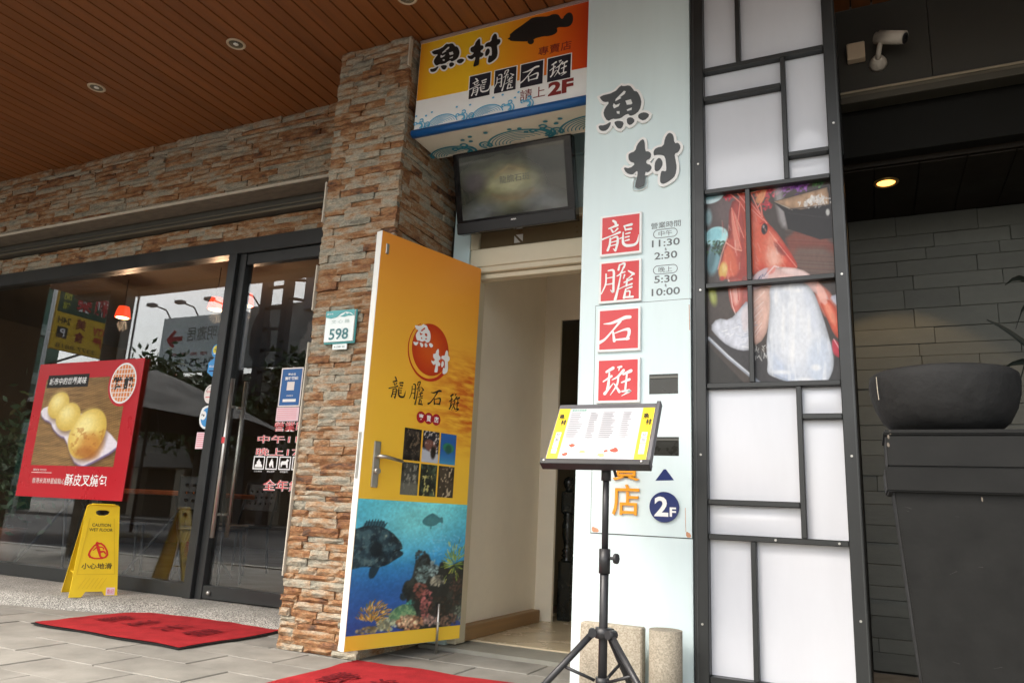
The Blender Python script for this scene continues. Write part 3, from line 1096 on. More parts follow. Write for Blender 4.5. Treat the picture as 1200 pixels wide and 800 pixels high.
t = sticker('paper_notice', 'pink paper strip directly under the blue notice on the glass door', [(-3.72, YG, 1.38)])
rect('paper', FS, -3.805, 1.325, -3.60, 1.424, PINKP, t)
strokes('printed_lines', FS.up(.0006), [([(-3.795, 1.412 - i * .014), (-3.62, 1.412 - i * .014)], .0025) for i in range(6)], PINKINK, t)

# granite apron sloping up to the shop front
xs = [-10, -7, -5.45, -4.95, -4.6, -4.35, -4.1, -3.6, -2.93]
fy = [3.33, 3.36, 3.40, 3.50, 3.62, 3.72, 3.76, 3.76, 3.76]
ty = [3.46, 3.49, 3.53, 3.64, 3.80, 3.98, 4.02, 4.02, 4.02]
v, f = [], []
for i in range(len(xs)):
    v += [(xs[i], fy[i], -.011), (xs[i], fy[i] + .002, 0.004), (xs[i], fy[i] * .6 + ty[i] * .4, 0.066), (xs[i], ty[i], PLAT - .005), (xs[i], ty[i] + .03, PLAT - .001), (xs[i], 4.3, PLAT - .001)]
for i in range(len(xs) - 1):
    for k in range(5):
        a = i * 6 + k
        f.append((a, a + 6, a + 7, a + 1))
ap = structure(obj('granite_apron', new_mesh('granite_apron', v, f, GRANITE)))
for p in ap.data.polygons:
    p.use_smooth = True

# ================================================================= shop interior behind the glass
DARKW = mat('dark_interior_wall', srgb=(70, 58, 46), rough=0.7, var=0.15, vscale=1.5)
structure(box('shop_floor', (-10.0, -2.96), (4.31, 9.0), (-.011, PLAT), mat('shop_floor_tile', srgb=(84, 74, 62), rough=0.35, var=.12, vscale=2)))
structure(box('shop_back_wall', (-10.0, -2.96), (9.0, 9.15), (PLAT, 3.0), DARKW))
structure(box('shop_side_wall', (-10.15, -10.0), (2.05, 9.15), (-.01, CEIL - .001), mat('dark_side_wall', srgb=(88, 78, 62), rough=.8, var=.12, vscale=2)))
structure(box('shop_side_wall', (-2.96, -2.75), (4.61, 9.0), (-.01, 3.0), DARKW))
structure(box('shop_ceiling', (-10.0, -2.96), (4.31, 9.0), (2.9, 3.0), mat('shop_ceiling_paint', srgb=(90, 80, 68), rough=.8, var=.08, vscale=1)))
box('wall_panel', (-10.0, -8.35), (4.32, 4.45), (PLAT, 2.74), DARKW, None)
o = bpy.data.objects['wall_panel']; structure(o)

REDL = mat('red_lamp_shade', srgb=(210, 50, 30), rough=.4, emit=(1.0, 0.08, 0.02), es=.32)
BULB = mat('warm_bulb', (1, .8, .5), emit=(1.0, 0.72, 0.35), es=2.0)
def pendant(x, y, z, label):
    t = thing('pendant_lamp', label, 'pendant lamp', (x, y, z), group='red pendant lamps inside the shop')
    cyl('cord', (x, y, z + .118), (x, y, 2.9), .004, BLACKPL, t, n=6)
    lathe('shade', [(.072, 0), (.074, .008), (.064, .07), (.05, .115), (.015, .122)], (x, y, z), REDL, t, 24)
    lathe('bulb', [(.006, -.009), (.04, -.006), (.058, -.002), (.064, .003)], (x, y, z), BULB, t, 20)
    l = bpy.data.lights.new('lamp_light', 'POINT'); l.energy = 4.5; l.color = (1, .6, .35); l.shadow_soft_size = .05
    lo = bpy.data.objects.new('lamp_light', l); COL.objects.link(lo); adopt(lo, t); lo.location = (x, y, z - .08)
pendant(-6.71, 4.9, 2.50, 'red pendant lamp glowing behind the glass near the yellow reflected sign')
pendant(-5.44, 4.9, 2.49, 'red pendant lamp glowing behind the middle of the shop window')
pendant(-5.07, 4.9, 2.50, 'red pendant lamp just right of the window mullion')

TAB = mat('orange_brown_tabletop', srgb=(150, 84, 44), rough=.35, var=.18, vscale=10, stretch=(1, 4, 1))
def table(x, y, label, g):
    t = thing('dining_table', label, 'table', (x, y, PLAT), group=g)
    box('top', (x - .45, x + .45), (y - .35, y + .35), (PLAT + .70, PLAT + .74), TAB, t, .006)
    for sx in (-1, 1):
        tube('leg', [(x + sx * .36, y - .28, PLAT), (x - sx * .1, y - .05, PLAT + .70)], .014, BLACKPL, t)
        tube('leg', [(x + sx * .36, y + .28, PLAT), (x - sx * .1, y + .05, PLAT + .70)], .014, BLACKPL, t)
def chair(x, y, rz, m, label, g):
    t = thing('dining_chair', label, 'chair', (x, y, PLAT), (0, 0, rz), g)
    box('seat', (-.20, .20), (-.20, .20), (.43, .46), m, t, .01)
    for sx in (-1, 1):
        for sy in (-1, 1):
            tube('leg', [(sx * .20, sy * .20, 0), (sx * .17, sy * .17, .43)], .012, BLACKPL, t)
    lp = [[(-.19, .60), (.19, .60), (.18, .86), (-.18, .86)]]
    for i in range(5):
        for j in range(3):
            lp.append(disc_pts(-.12 + i * .06, .67 + j * .06, .012, .012, 8))
    poly('backrest', Frame((0, .20, 0), (1, 0, 0), (0, 0.12, 1)), lp, m, t, .02)
    for sx in (-1, 1):
        tube('back_post', [(sx * .185, .19, .44), (sx * .18, .27, .86)], .011, BLACKPL, t)
table(-5.55, 5.0, 'orange topped table behind the window right of the caution sign', 'tables inside the shop')
table(-7.2, 5.1, 'brown table deep behind the left part of the window', 'tables inside the shop')
chair(-4.95, 4.75, R(200), BLACKPL, 'black chair with perforated back behind the window', 'chairs inside the shop')
chair(-6.2, 4.85, R(150), BLACKPL, 'black chair beside the left table inside the shop', 'chairs inside the shop')
chair(-3.95, 5.6, R(160), TAB, 'brown wooden chair seen through the glass door', 'chairs inside the shop')
chair(-5.6, 5.75, R(10), BLACKPL, 'black chair on the far side of the orange table', 'chairs inside the shop')

# ================================================================= brush lettering, drawn stroke by stroke
# logo outlines: crop coordinates (y down) normalised below; first loop of a piece is its outline, the rest are holes
FISH = [
 [[(110,240),(305,205),(390,110),(420,130),(500,118),(545,175),(560,205),(600,210),(640,290),(655,370),(630,470),(570,520),(510,535),(490,500),(440,520),(400,555),(330,565),(290,555),(225,590),(165,490),(185,410),(250,325),(170,325),(135,290)],
  [(430,190),(455,200),(440,235),(380,275),(400,285),(320,325),(325,295)],[(300,350),(330,375),(385,355),(365,395),(305,420),(290,385)],
  [(450,325),(520,310),(540,365),(525,380),(470,382)],[(340,458),(380,460),(378,500),(345,490)],[(470,445),(535,420),(530,455),(475,465)]],
 [[(110,635),(190,640),(270,590),(265,640),(220,710),(150,715),(115,680)]],
 [[(310,600),(370,585),(440,610),(410,695),(360,690),(325,640)]],
 [[(470,560),(530,545),(580,600),(520,660),(475,630)]],
 [[(610,525),(660,495),(720,500),(760,540),(690,610),(620,575)]]]
VILLAGE = [
 [[(320,145),(355,165),(362,305),(400,300),(440,330),(430,390),(375,415),(380,455),(430,470),(450,510),(405,565),(360,550),(365,710),(330,735),(245,755),(238,720),(270,590),(270,540),(240,555),(205,590),(125,565),(85,490),(170,510),(245,450),(160,420),(148,345),(165,320),(238,295),(255,220)]],
 [[(670,80),(710,110),(722,215),(770,205),(800,260),(770,325),(722,340),(735,420),(750,500),(735,600),(690,650),(600,705),(555,695),(545,650),(560,550),(585,545),(620,555),(625,500),(610,370),(560,350),(500,350),(470,360),(465,300),(500,260),(590,245),(605,150),(640,90)]],
 [[(540,380),(580,430),(575,490),(530,550),(482,550),(480,460),(500,410)]]]
def norm_logo(ch, x0, x1, y0, y1, sl=0.135):
    out = []
    for piece in ch:
        out.append([[((x - x0) / (x1 - x0) - .5, .5 - (y + (x - x0) * sl - y0 - 25) / (y1 - y0)) for x, y in lp] for lp in piece])
    return out
FISH = norm_logo(FISH, 105, 765, 120, 790)
VILLAGE = norm_logo(VILLAGE, 80, 805, 150, 800)

def logo(fr, ch, cx, cy, w, h, m, par, mo=None, ow=0.0, depth=0.0, base=0.0):
    """one cut-out logo character, optionally on a wider white backing"""
    for k, piece in enumerate(ch):
        L = [[(cx + x * w, cy + y * h) for x, y in lp] for lp in piece]
        L[0] = smooth_pts(L[0], 1)
        if mo:
            poly('letter_edge', fr.up(base + k * 0.0003), [grow(L[0], ow)], mo, par, depth)
        poly('letter', fr.up(base + depth + 0.0018), L, m, par)

def S(x0, y0, x1, y1, sl, lst):
    W, H = x1 - x0, y1 - y0
    out = []
    for pts, ws in lst:
        if not isinstance(ws, (list, tuple)):
            ws = [ws] * len(pts)
        out.append(([((x - x0) / W - .5, .5 - (y + (x - x0) * sl - y0) / H) for x, y in pts], [a / W for a in ws]))
    return out
DRAGON = S(150, 130, 690, 660, .12, [
 ([(310,170),(350,195),(352,250)],[32,42,30]), ([(250,285),(375,235)],[22,40]), ([(285,295),(312,335)],[22,30]), ([(378,285),(335,330)],[28,16]),
 ([(140,450),(300,385),(412,338)],[28,18,36]), ([(275,430),(270,520),(240,600)],[30,34,36]), ([(275,440),(380,388),(386,480),(352,602)],[14,30,36,34]),
 ([(290,485),(370,462)],[16,20]), ([(285,535),(365,512)],[16,20]), ([(350,602),(320,575)],[30,8]),
 ([(470,250),(578,225)],[24,42]), ([(490,302),(572,288)],[24,36]), ([(478,262),(495,310)],[20,22]),
 ([(460,340),(455,500),(510,535),(620,520),(665,480),(680,370)],[18,40,46,42,34,6]), ([(495,362),(558,345)],[18,24]), ([(488,412),(545,398)],[18,24]), ([(488,462),(545,445)],[18,26]), ([(412,430),(462,410)],[18,20])])
GALL = S(140, 125, 690, 670, .10, [
 ([(215,275),(218,420),(150,562)],[24,26,18]), ([(245,225),(332,205),(325,400),(326,548),(285,505)],[20,36,36,36,12]), ([(225,335),(315,318)],[14,20]), ([(220,428),(315,410)],[14,20]),
 ([(410,140),(395,212)],[26,32]), ([(405,142),(492,108),(472,182)],[18,34,26]), ([(470,165),(430,270),(375,302)],[24,26,18]), ([(425,262),(490,240)],[22,18]),
 ([(430,285),(395,480),(355,640)],[20,30,46]), ([(484,285),(470,335)],[26,18]), ([(538,225),(615,270)],[20,38]), ([(605,272),(538,335)],[24,14]), ([(400,492),(505,440)],[12,18]),
 ([(478,395),(592,340)],[20,30]), ([(525,345),(512,445)],[30,26]), ([(505,442),(592,412)],[20,28]), ([(500,490),(590,455)],[18,28]), ([(502,505),(482,612)],[28,40]), ([(500,525),(568,508),(560,580)],[16,26,20]), ([(480,606),(606,595)],[26,34])])
ROCK = S(120, 125, 690, 690, .05, [
 ([(185,315),(290,310),(420,260),(500,222),(570,220)],[12,38,50,56,50]), ([(430,280),(330,400),(200,550),(110,592)],[40,26,36,54]), ([(325,430),(345,562)],[28,46]), ([(350,452),(480,402),(560,392),(562,460),(530,535)],[16,30,54,46,44]), ([(360,547),(552,530)],[24,40])])
SPOT = S(105, 110, 680, 690, .055, [
 ([(225,270),(320,212)],[36,50]), ([(180,412),(300,330)],[22,38]), ([(268,280),(258,450),(240,525)],[24,42,40]), ([(205,585),(330,430)],[48,12]), ([(390,200),(442,190)],[22,36]), ([(418,205),(405,245)],[22,16]),
 ([(312,382),(392,340),(476,242)],[16,32,44]), ([(402,330),(392,450),(288,602)],[30,32,10]), ([(345,440),(420,552)],[18,42]), ([(474,298),(582,248)],[36,52]), ([(525,300),(505,510)],[28,32]), ([(450,418),(562,372)],[22,42]), ([(458,545),(602,520),(448,612)],[26,48,6])])
CALLIG = [DRAGON, GALL, ROCK, SPOT]
def brush(fr, g, cx, cy, w, h, m, par, k=1.0):
    strokes('letter', fr, [([(cx + x * w, cy + y * h) for x, y in pts], [a * w * k for a in ws]) for pts, ws in g], m, par)

def arc(cx, cy, rx, ry, a0, a1, n=14):
    return [(cx + rx * math.cos(R(a0 + (a1 - a0) * i / n)), cy + ry * math.sin(R(a0 + (a1 - a0) * i / n))) for i in range(n + 1)]
def wave(cx, cy, s, lw):
    """a breaking wave crest in line work"""
    L = []
    for i in range(7):
        r = s * (1.0 - i * .13)
        L.append((arc(cx + s * .25 - i * s * .02, cy, r, r * .62, 178, 8 + i * 6), lw * (1.5 if i == 0 else .7)))
    L.append((arc(cx - s * .80, cy + s * .16, s * .17, s * .17, -60, 250, 12), lw * 1.5))
    L.append((arc(cx - s * .82, cy + s * .15, s * .07, s * .07, 0, 320, 9), lw))
    return L
def curl(cx, cy, s, lw):
    return [(arc(cx, cy, s, s * .95, -80, 60), [lw * 3.2 - lw * .18 * i for i in range(15)]), (arc(cx + s * .25, cy + s * 1.05, s * .34, s * .3, -150, 150), lw * 1.7),
            (arc(cx - s * .1, cy - s * .05, s * .62, s * .62, -95, 70), lw * 1.8), (arc(cx + s * .05, cy + s * .62, s * .2, s * .2, -120, 180), lw * 1.4),
            (arc(cx - s * .95, cy + s * .62, s * .3, s * .25, 20, 260), lw * 1.6), (arc(cx - s * .35, cy + s * .1, s * .75, s * .5, -60, 120), lw * 2.0)]
def dots(pts, r):
    return [([(x - r * .3, y), (x + r * .3, y)], r * 1.7) for x, y in pts]

# ================================================================= house number plate on the pillar
t = thing('house_number_plate', 'white and teal plate numbered 598 on the stone pillar', 'number plate', (-2.69, 3.33, 1.75))
FN = Frame((0, 3.322, 0))
TEALP = mat('teal_enamel', srgb=(70, 158, 160), rough=.35, var=.04, vscale=20)
PLATE = mat('white_enamel', srgb=(232, 240, 238), rough=.35, var=.02, vscale=10)
box('plate', (-2.80, -2.595), (3.324, 3.334), (1.668, 1.852), PLATE, t, .002)
box('back_plate', (-2.806, -2.589), (3.334, 3.345), (1.658, 1.855), TEALP, t, .002)
poly('header', FN.up(.0006), [[(-2.80, 1.852), (-2.80, 1.815), (-2.76, 1.806), (-2.72, 1.812), (-2.69, 1.832), (-2.655, 1.842), (-2.62, 1.832), (-2.595, 1.812), (-2.595, 1.852)]], TEALP, t)
poly('mountain_emblem', FN.up(.0006), [[(-2.70, 1.815), (-2.675, 1.823), (-2.66, 1.835), (-2.648, 1.826), (-2.635, 1.832), (-2.6, 1.815), (-2.64, 1.816), (-2.665, 1.811)]], TEALP, t)
text('lettering', FN.up(.0012), '臺中市', -2.768, 1.833, .045, .012, PLATE, t)
text('lettering', FN.up(.0008), '文 心 路', -2.69, 1.786, .13, .022, mat('faded_teal', srgb=(168, 190, 184), rough=.5), t)
text('lettering', FN.up(.0008), '598', -2.695, 1.712, .135, .066, mat('number_teal', srgb=(46, 112, 116), rough=.4), t, .015)
t2 = thing('small_label_plate', 'tiny white label plate under the 598 number plate', 'label', (-2.68, 3.33, 1.648))
box('plate', (-2.735, -2.635), (3.328, 3.336), (1.622, 1.654), PLATE, t2, .001)
text('lettering', Frame((0, 3.3275, 0), lift=.0006), 'A 2581 66', -2.685, 1.638, .075, .012, GREYINK, t2)

# ================================================================= open entrance door with printed face
HINGE = Vector((-2.145, 3.97, 0.0))
FREE = Vector((-2.372, 3.205, 0.0))
dv = FREE - HINGE
DW = dv.length
ang = math.atan2(dv.y, dv.x)
# local x runs from the hinge to the free edge, the printed face looks along local +y
door = thing('printed_door', 'open entrance door printed with orange, a red sun logo and an undersea picture', 'door', HINGE, (0, 0, ang))
DZ0, DZ1 = 0.062, 2.258
DOORW = mat('white_door_edge', srgb=(236, 236, 230), rough=.4, var=.02, vscale=5)
box('leaf', (0, DW), (-.046, 0), (DZ0, DZ1), DOORW, door, .003)
# reader's right is towards the hinge: u = -x
FP = Frame((DW, 0, 0), (-1, 0, 0), (0, 0, 1), lift=.0012)
assert FP.n.y > 0
m = bpy.data.materials.new('door_orange_print'); m.use_nodes = True; nt = m.node_tree; b = nt.nodes['Principled BSDF']
b.inputs['Roughness'].default_value = .3
tc = nt.nodes.new('ShaderNodeTexCoord'); sp = nt.nodes.new('ShaderNodeSeparateXYZ'); nt.links.new(tc.outputs['Object'], sp.inputs[0])
rp = nt.nodes.new('ShaderNodeValToRGB'); e = rp.color_ramp.elements
mr = nt.nodes.new('ShaderNodeMapRange'); mr.inputs['From Min'].default_value = .7; mr.inputs['From Max'].default_value = 2.25
nt.links.new(sp.outputs['Z'], mr.inputs['Value']); nt.links.new(mr.outputs[0], rp.inputs[0])
e[0].position, e[0].color = 0.0, (*lin((250, 206, 62)), 1)
e[1].position, e[1].color = 1.0, (*lin((240, 154, 58)), 1)
q = e.new(.42); q.color = (*lin((252, 196, 60)), 1)
# reddish water texture towards the hinge side, printed
mp = nt.nodes.new('ShaderNodeMapping'); mp.inputs['Scale'].default_value = (5, 1, 22); mp.inputs['Rotation'].default_value = (0, R(-22), 0)
nt.links.new(tc.outputs['Object'], mp.inputs['Vector'])
nz = nt.nodes.new('ShaderNodeTexNoise'); nz.inputs['Scale'].default_value = 1.6; nz.inputs['Detail'].default_value = 5; nt.links.new(mp.outputs[0], nz.inputs['Vector'])
def mrange(src, a, b2):
    q = nt.nodes.new('ShaderNodeMapRange'); q.inputs['From Min'].default_value = a; q.inputs['From Max'].default_value = b2; nt.links.new(src, q.inputs['Value']); return q.outputs[0]
def mulm(a, b2):
    q = nt.nodes.new('ShaderNodeMath'); q.operation = 'MULTIPLY'; nt.links.new(a, q.inputs[0]); nt.links.new(b2, q.inputs[1]); return q.outputs[0]
fac = mulm(mulm(mrange(sp.outputs['X'], .52, .0), mrange(sp.outputs['Z'], 1.05, 1.3)), mulm(mrange(sp.outputs['Z'], 1.75, 1.52), mrange(nz.outputs['Fac'], .36, .6)))
mx = nt.nodes.new('ShaderNodeMix'); mx.data_type = 'RGBA'
nt.links.new(fac, mx.inputs[0]); nt.links.new(rp.outputs[0], mx.inputs[6]); mx.inputs[7].default_value = (*lin((206, 74, 14)), 1)
nt.links.new(mx.outputs[2], b.inputs['Base Color'])
rect('orange_print', FP, .004, DZ0 + .002, DW - .004, DZ1 - .002, m, door)
# red sun disc with brush ring and the white logo
SUNR = bpy.data.materials.new('sun_red_print'); SUNR.use_nodes = True
nt = SUNR.node_tree; b = nt.nodes['Principled BSDF']; b.inputs['Roughness'].default_value = .35
g_ = nt.nodes.new('ShaderNodeTexGradient'); g_.gradient_type = 'SPHERICAL'; tc = nt.nodes.new('ShaderNodeTexCoord'); mp = nt.nodes.new('ShaderNodeMapping')
mp.vector_type = 'TEXTURE'; mp.inputs['Location'].default_value = (DW - .42, 0, 1.66); mp.inputs['Scale'].default_value = (.2, 1, .2)
nt.links.new(tc.outputs['Object'], mp.inputs['Vector']); nt.links.new(mp.outputs[0], g_.inputs[0])
rp = nt.nodes.new('ShaderNodeValToRGB'); rp.color_ramp.elements[0].color = (*lin((182, 24, 16)), 1); rp.color_ramp.elements[1].color = (*lin((216, 88, 26)), 1); rp.color_ramp.elements[1].position = .8
nt.links.new(g_.outputs[0], rp.inputs[0]); nt.links.new(rp.outputs[0], b.inputs['Base Color'])
sund = disc('sun_disc', FP.up(.0012), .42, 1.66, .142, .152, SUNR, door, 40)
strokes('brush_ring', FP.up(.0012), [(arc(.41, 1.65, .158, .168, 120, 330, 30), [.004 + .018 * (i / 30) ** 1.5 for i in range(31)])], mat('sun_ring', srgb=(196, 44, 22), rough=.4), door)
logo(FP, FISH, .36, 1.72, .155, .16, WHITE, sund, base=.0015)
logo(FP, VILLAGE, .50, 1.60, .15, .155, WHITE, sund, base=.0015)
for i, g_ in enumerate(CALLIG):
    brush(FP.up(.0014), g_, .20 + i * .145, 1.405 - i * .006, .115, .14, BLACKINK, door, 1.1)
for i, c in enumerate('專賣店'):
    rd = disc('red_dot', FP.up(.0012), .385 + i * .058, 1.265, .033, .033, mat('crimson_print', srgb=(178, 22, 40), rough=.4), door, 20)
    text('lettering', FP.up(.0024), c, .385 + i * .058, 1.265, .036, .036, WHITE, rd, .02)

# undersea picture
cv = Canvas(150, 168, (30, 90, 150))
Y, X = cv.Y / 168, cv.X / 150
top = np.array([74, 178, 196]) / 255.; mid = np.array([34, 110, 176]) / 255.; low = np.array([38, 62, 128]) / 255.
tt = np.clip(Y * 1.5, 0, 1)[..., None]
cv.a[:] = top * (1 - tt) + mid * tt
tt = np.clip((Y - .45) * 2, 0, 1)[..., None]
cv.a[:] = cv.a * (1 - tt) + low * tt
cv.ell(80, 20, 60, 34, (120, 214, 214), -20, 50, .8)
nz = vnoise(168, 150, (9, 5), 3, 4)
cv.mul(.9 + .25 * nz)
for i in range(40):
    rs = np.random.RandomState(i)
    cv.ell(110 + rs.randn() * 18, 55 + rs.randn() * 14, 1 + rs.rand() * 2, .7, (140, 200, 224), rs.rand() * 60, 1.5, .5)
# big grouper entering from the left
GB = [(-3, 40), (6, 36), (14, 34), (24, 33), (36, 36), (46, 42), (55, 51), (59, 56), (60, 61), (56, 64), (62, 67), (61, 71), (52, 76), (42, 83), (30, 86), (14, 84), (6, 86), (-3, 88)]
cv.poly([(8, 37), (10, 31), (14, 28), (34, 27), (37, 33), (34, 37)], (40, 74, 84), 1.5, .9)
for i in range(8):
    cv.line([(11 + i * 3.4, 34), (12.5 + i * 3.6, 25.5 + .25 * (i - 3) ** 2)], 1.3, (24, 44, 54), .8, .9)
cv.poly([(22, 84), (34, 83), (31, 92), (27, 99), (22, 100), (20, 94)], (24, 46, 58), 1.5, 1, 1)
cv.poly(GB, (30, 50, 60), 1.6, 1, 1, 3, (16, 28, 36))
m_ = cv.pm(smooth_pts(GB, 1), 2)
nz = vnoise(168, 150, 18, 8, 4); nz2 = vnoise(168, 150, 40, 9, 2)
cv.put(m_ * np.clip((nz - .5) * 5, 0, .75), (62, 92, 98)); cv.put(m_ * np.clip((nz2 - .6) * 6, 0, .6), (88, 112, 110)); cv.put(m_ * np.clip((.42 - nz) * 6, 0, .7), (14, 24, 30))
cv.ell(27, 63, 8, 10, (12, 22, 28), 10, 4, .85); cv.ell(38, 46, 1.6, 1.6, (120, 140, 130), 0, 1); cv.line([(60, 62), (50, 66)], 1.2, (8, 14, 18), 1)
# small far fish
SF = [(84, 26), (88, 20), (95, 16), (104, 17), (109, 21), (113, 18), (114, 28), (109, 25), (103, 31), (94, 32), (87, 30)]
cv.poly(SF, (62, 120, 126), 1.4, 1, 1, 2, (46, 98, 108)); cv.poly([(92, 17), (98, 14), (105, 17)], (54, 110, 118), 1.2); cv.line([(97, 31), (97, 35)], 1.6, (54, 110, 118))
# reef
def blob(x, y, rx, ry, col, seed, n=26, al=.85):
    r2 = np.random.RandomState(seed)
    for _ in range(n):
        a_, q_ = r2.uniform(0, 6.28), math.sqrt(r2.rand())
        k_ = r2.uniform(.55, 1.35)
        cv.ell(x + rx * q_ * math.cos(a_), y + ry * q_ * math.sin(a_), r2.uniform(.9, 2.6), r2.uniform(.8, 2.2), tuple(min(255, c_ * k_) for c_ in col), r2.rand() * 180, 1.4, al)
REEF = [(58, 170), (70, 140), (72, 128), (66, 124), (64, 112), (68, 104), (75, 103), (78, 92), (79, 80), (86, 70), (96, 68), (100, 78), (106, 84), (112, 88), (114, 80), (122, 80), (126, 90), (132, 84), (142, 80), (152, 78), (152, 170)]
m_ = cv.poly(REEF, (24, 30, 30), 2.5, 1, 1)
nz = vnoise(168, 150, 16, 5, 4)
cv.put(m_ * np.clip((nz - .52) * 4, 0, .7), (56, 60, 54))
for x_, y_, rx, ry, c_, sd, n_ in ((86, 74, 8, 9, (44, 56, 58), 1, 40), (90, 96, 10, 14, (96, 122, 120), 2, 60), (104, 90, 7, 12, (122, 146, 146), 3, 44), (112, 106, 10, 8, (130, 128, 112), 4, 40), (88, 118, 9, 12, (110, 64, 56), 5, 44), (128, 104, 14, 14, (28, 34, 34), 6, 40), (140, 120, 10, 22, (64, 48, 42), 7, 60), (98, 136, 8, 22, (150, 84, 82), 8, 60), (118, 142, 16, 16, (40, 34, 30), 9, 60), (128, 158, 18, 9, (100, 76, 66), 10, 60), (70, 122, 7, 8, (24, 34, 36), 11, 30), (76, 134, 5, 5, (60, 140, 130), 12, 12), (146, 150, 6, 14, (90, 100, 88), 13, 30), (104, 158, 10, 8, (150, 120, 110), 14, 40)):
    blob(x_, y_, rx, ry, c_, sd, n_)
r2 = np.random.RandomState(6)
for i in range(110):
    x_, y_ = 134 + r2.randn() * 6, 78 + r2.randn() * 9
    a_ = math.atan2(y_ - 84, x_ - 134)
    cv.line([(x_, y_), (x_ + 6 * math.cos(a_), y_ + 6 * math.sin(a_))], 1.0, [(150, 166, 60), (110, 136, 50), (186, 190, 84), (70, 100, 50)][r2.randint(4)], .9, .85)
for i in range(320):
    a_ = r2.uniform(-2.9, .5); q_ = r2.uniform(3, 25)
    x_, y_ = 32 + q_ * .85 * math.cos(a_), 154 + q_ * 1.05 * math.sin(a_)
    cv.line([(x_, y_), (x_ + 3 * math.cos(a_ + .4), y_ + 3 * math.sin(a_ + .4))], 1.1, [(206, 158, 56), (170, 118, 40), (226, 186, 88), (112, 78, 36), (90, 100, 50)][r2.randint(5)], .8, .85)
m_ = cv.poly([(48, 150), (54, 140), (64, 134), (76, 134), (84, 142), (86, 152), (60, 160)], (84, 132, 92), 1.6, 1, 1, 5, (50, 84, 66))
cv.put(m_ * np.clip((vnoise(168, 150, 44, 71, 2) - .5) * 5, 0, .6), (140, 172, 120))
blob(48, 158, 12, 8, (150, 160, 130), 20, 60); blob(78, 158, 18, 9, (150, 104, 76), 21, 110); blob(74, 156, 14, 8, (206, 176, 140), 22, 40); blob(26, 162, 14, 4, (130, 120, 80), 23, 40)
cv.mul(.9 + .2 * vnoise(168, 150, 60, 31, 2))
cv.a[:] = np.clip(cv.a * 1.12, 0, 1) ** .92
PRINT = attr_mat('glossy_print', .3)
picture('undersea_picture', FP.up(.0012), .004, .135, DW - .004, .80, cv, PRINT, door)
# six small photographs
pals = [((24, 22, 20), (120, 104, 84), (66, 60, 54)), ((30, 34, 44), (190, 196, 206), (120, 80, 70)), ((34, 96, 170), (46, 130, 96), (70, 160, 200)),
        ((70, 72, 66), (150, 150, 138), (30, 32, 30)), ((26, 34, 30), (206, 200, 120), (90, 110, 84)), ((72, 64, 52), (206, 190, 160), (30, 24, 22))]
for k in range(6):
    c, r_ = k % 3, k // 3
    q = Canvas(26, 40, pals[k][0])
    a1 = vnoise(40, 26, 4, 40 + k, 3); a2 = vnoise(40, 26, 9, 60 + k, 3)
    if k == 2:
        q.ell(13, 18, 9, 6, pals[k][1], 10, 2); q.ell(13, 20, 5, 6, (30, 80, 70), 0, 2, .8); q.put(np.clip((q.Y / 40 - .55) * 2, 0, .8), pals[k][2])
    elif k == 1:
        q.put(np.clip((q.Y - q.X * .2 - 20) / 4, 0, 1), pals[k][1]); q.ell(12, 18, 10, 7, pals[k][2], 25, 2); q.put(np.clip((a2 - .55) * 8, 0, .9) * (q.Y < 26), (230, 220, 210)); q.ell(17, 26, 4, 8, (30, 26, 24), 0, 2)
    else:
        q.put(np.clip((a1 - .42) * 4, 0, .9), pals[k][2]); q.ell(13, 20, 10, 12, pals[k][0], 20, 6, .7); q.put(np.clip((a2 - .58) * 9, 0, .95) * (np.abs(q.X - 13) < 10), pals[k][1])
        if k == 3:
            q.put(np.clip((q.Y - 22) / 6, 0, .8), (120, 122, 110))
    x0 = .275 + c * .136; z0 = 1.02 - r_ * .186
    picture('fish_photo', FP.up(.0012), x0, z0, x0 + .124, z0 + .175, q, PRINT, door)
# lever handle, lock, drop bolt, hinges
hpl = box('handle_plate', (DW - .115, DW - .072), (.001, .012), (.86, 1.10), STEEL, door, .006, 2)
tube('lever_handle', [(DW - .093, .01, 1.02), (DW - .093, .05, 1.02), (DW - .12, .056, 1.02), (DW - .235, .054, 1.005)], [.011, .011, .010, .008], STEEL, hpl, 10)
cyl('lock_knob', (DW - .093, .012, .945), (DW - .093, .034, .945), .016, STEEL, hpl, n=16)
cyl('drop_bolt', (.19, .015, 0.004), (.19, .015, .26), .007, STEEL, door, n=10)
box('bolt_bracket', (.178, .202), (.001, .02), (.15, .165), STEEL, door, .001)
box('latch_strip', (DW, DW + .002), (-.034, -.012), (.90, 1.14), STEEL, door)
box('closer_tab', (DW - .055, DW - .035), (.001, .008), (2.13, 2.19), STEEL, door, .002)

# ================================================================= entrance surround, transom and hall
ent = thing('entrance_frame', 'cream entrance door frame with a dark transom panel', 'door frame', (-1.7, 4.0, 0))
YF = 4.0
box('header', (-2.25, -1.1), (YF, YF + .10), (2.245, 2.40), BEIGE, ent, .004)
box('header_step', (-2.24, -1.1), (YF - .012, YF - .001), (2.28, 2.40), BEIGE, ent, .004)
box('header_lip', (-2.235, -1.1), (YF + .03, YF + .10), (2.21, 2.243), BEIGE, ent, .003)
box('transom_panel', (-2.19, -1.1), (YF + .02, YF + .05), (2.401, 2.55), mat('brown_transom', srgb=(120, 104, 78), rough=.3, var=.06, vscale=6), ent)
box('stile', (-2.25, -2.191), (YF - .006, YF + .1), (2.401, 2.95), BEIGE, ent, .004)
box('jamb', (-2.25, -2.19), (YF + .005, YF + .12), (0.02, 2.208), BEIGE, ent, .004)
box('rail', (-2.19, -1.1), (YF - .004, YF + .08), (2.551, 2.60), BEIGE, ent, .004)
FT = Frame((0, YF + .0185, 0))
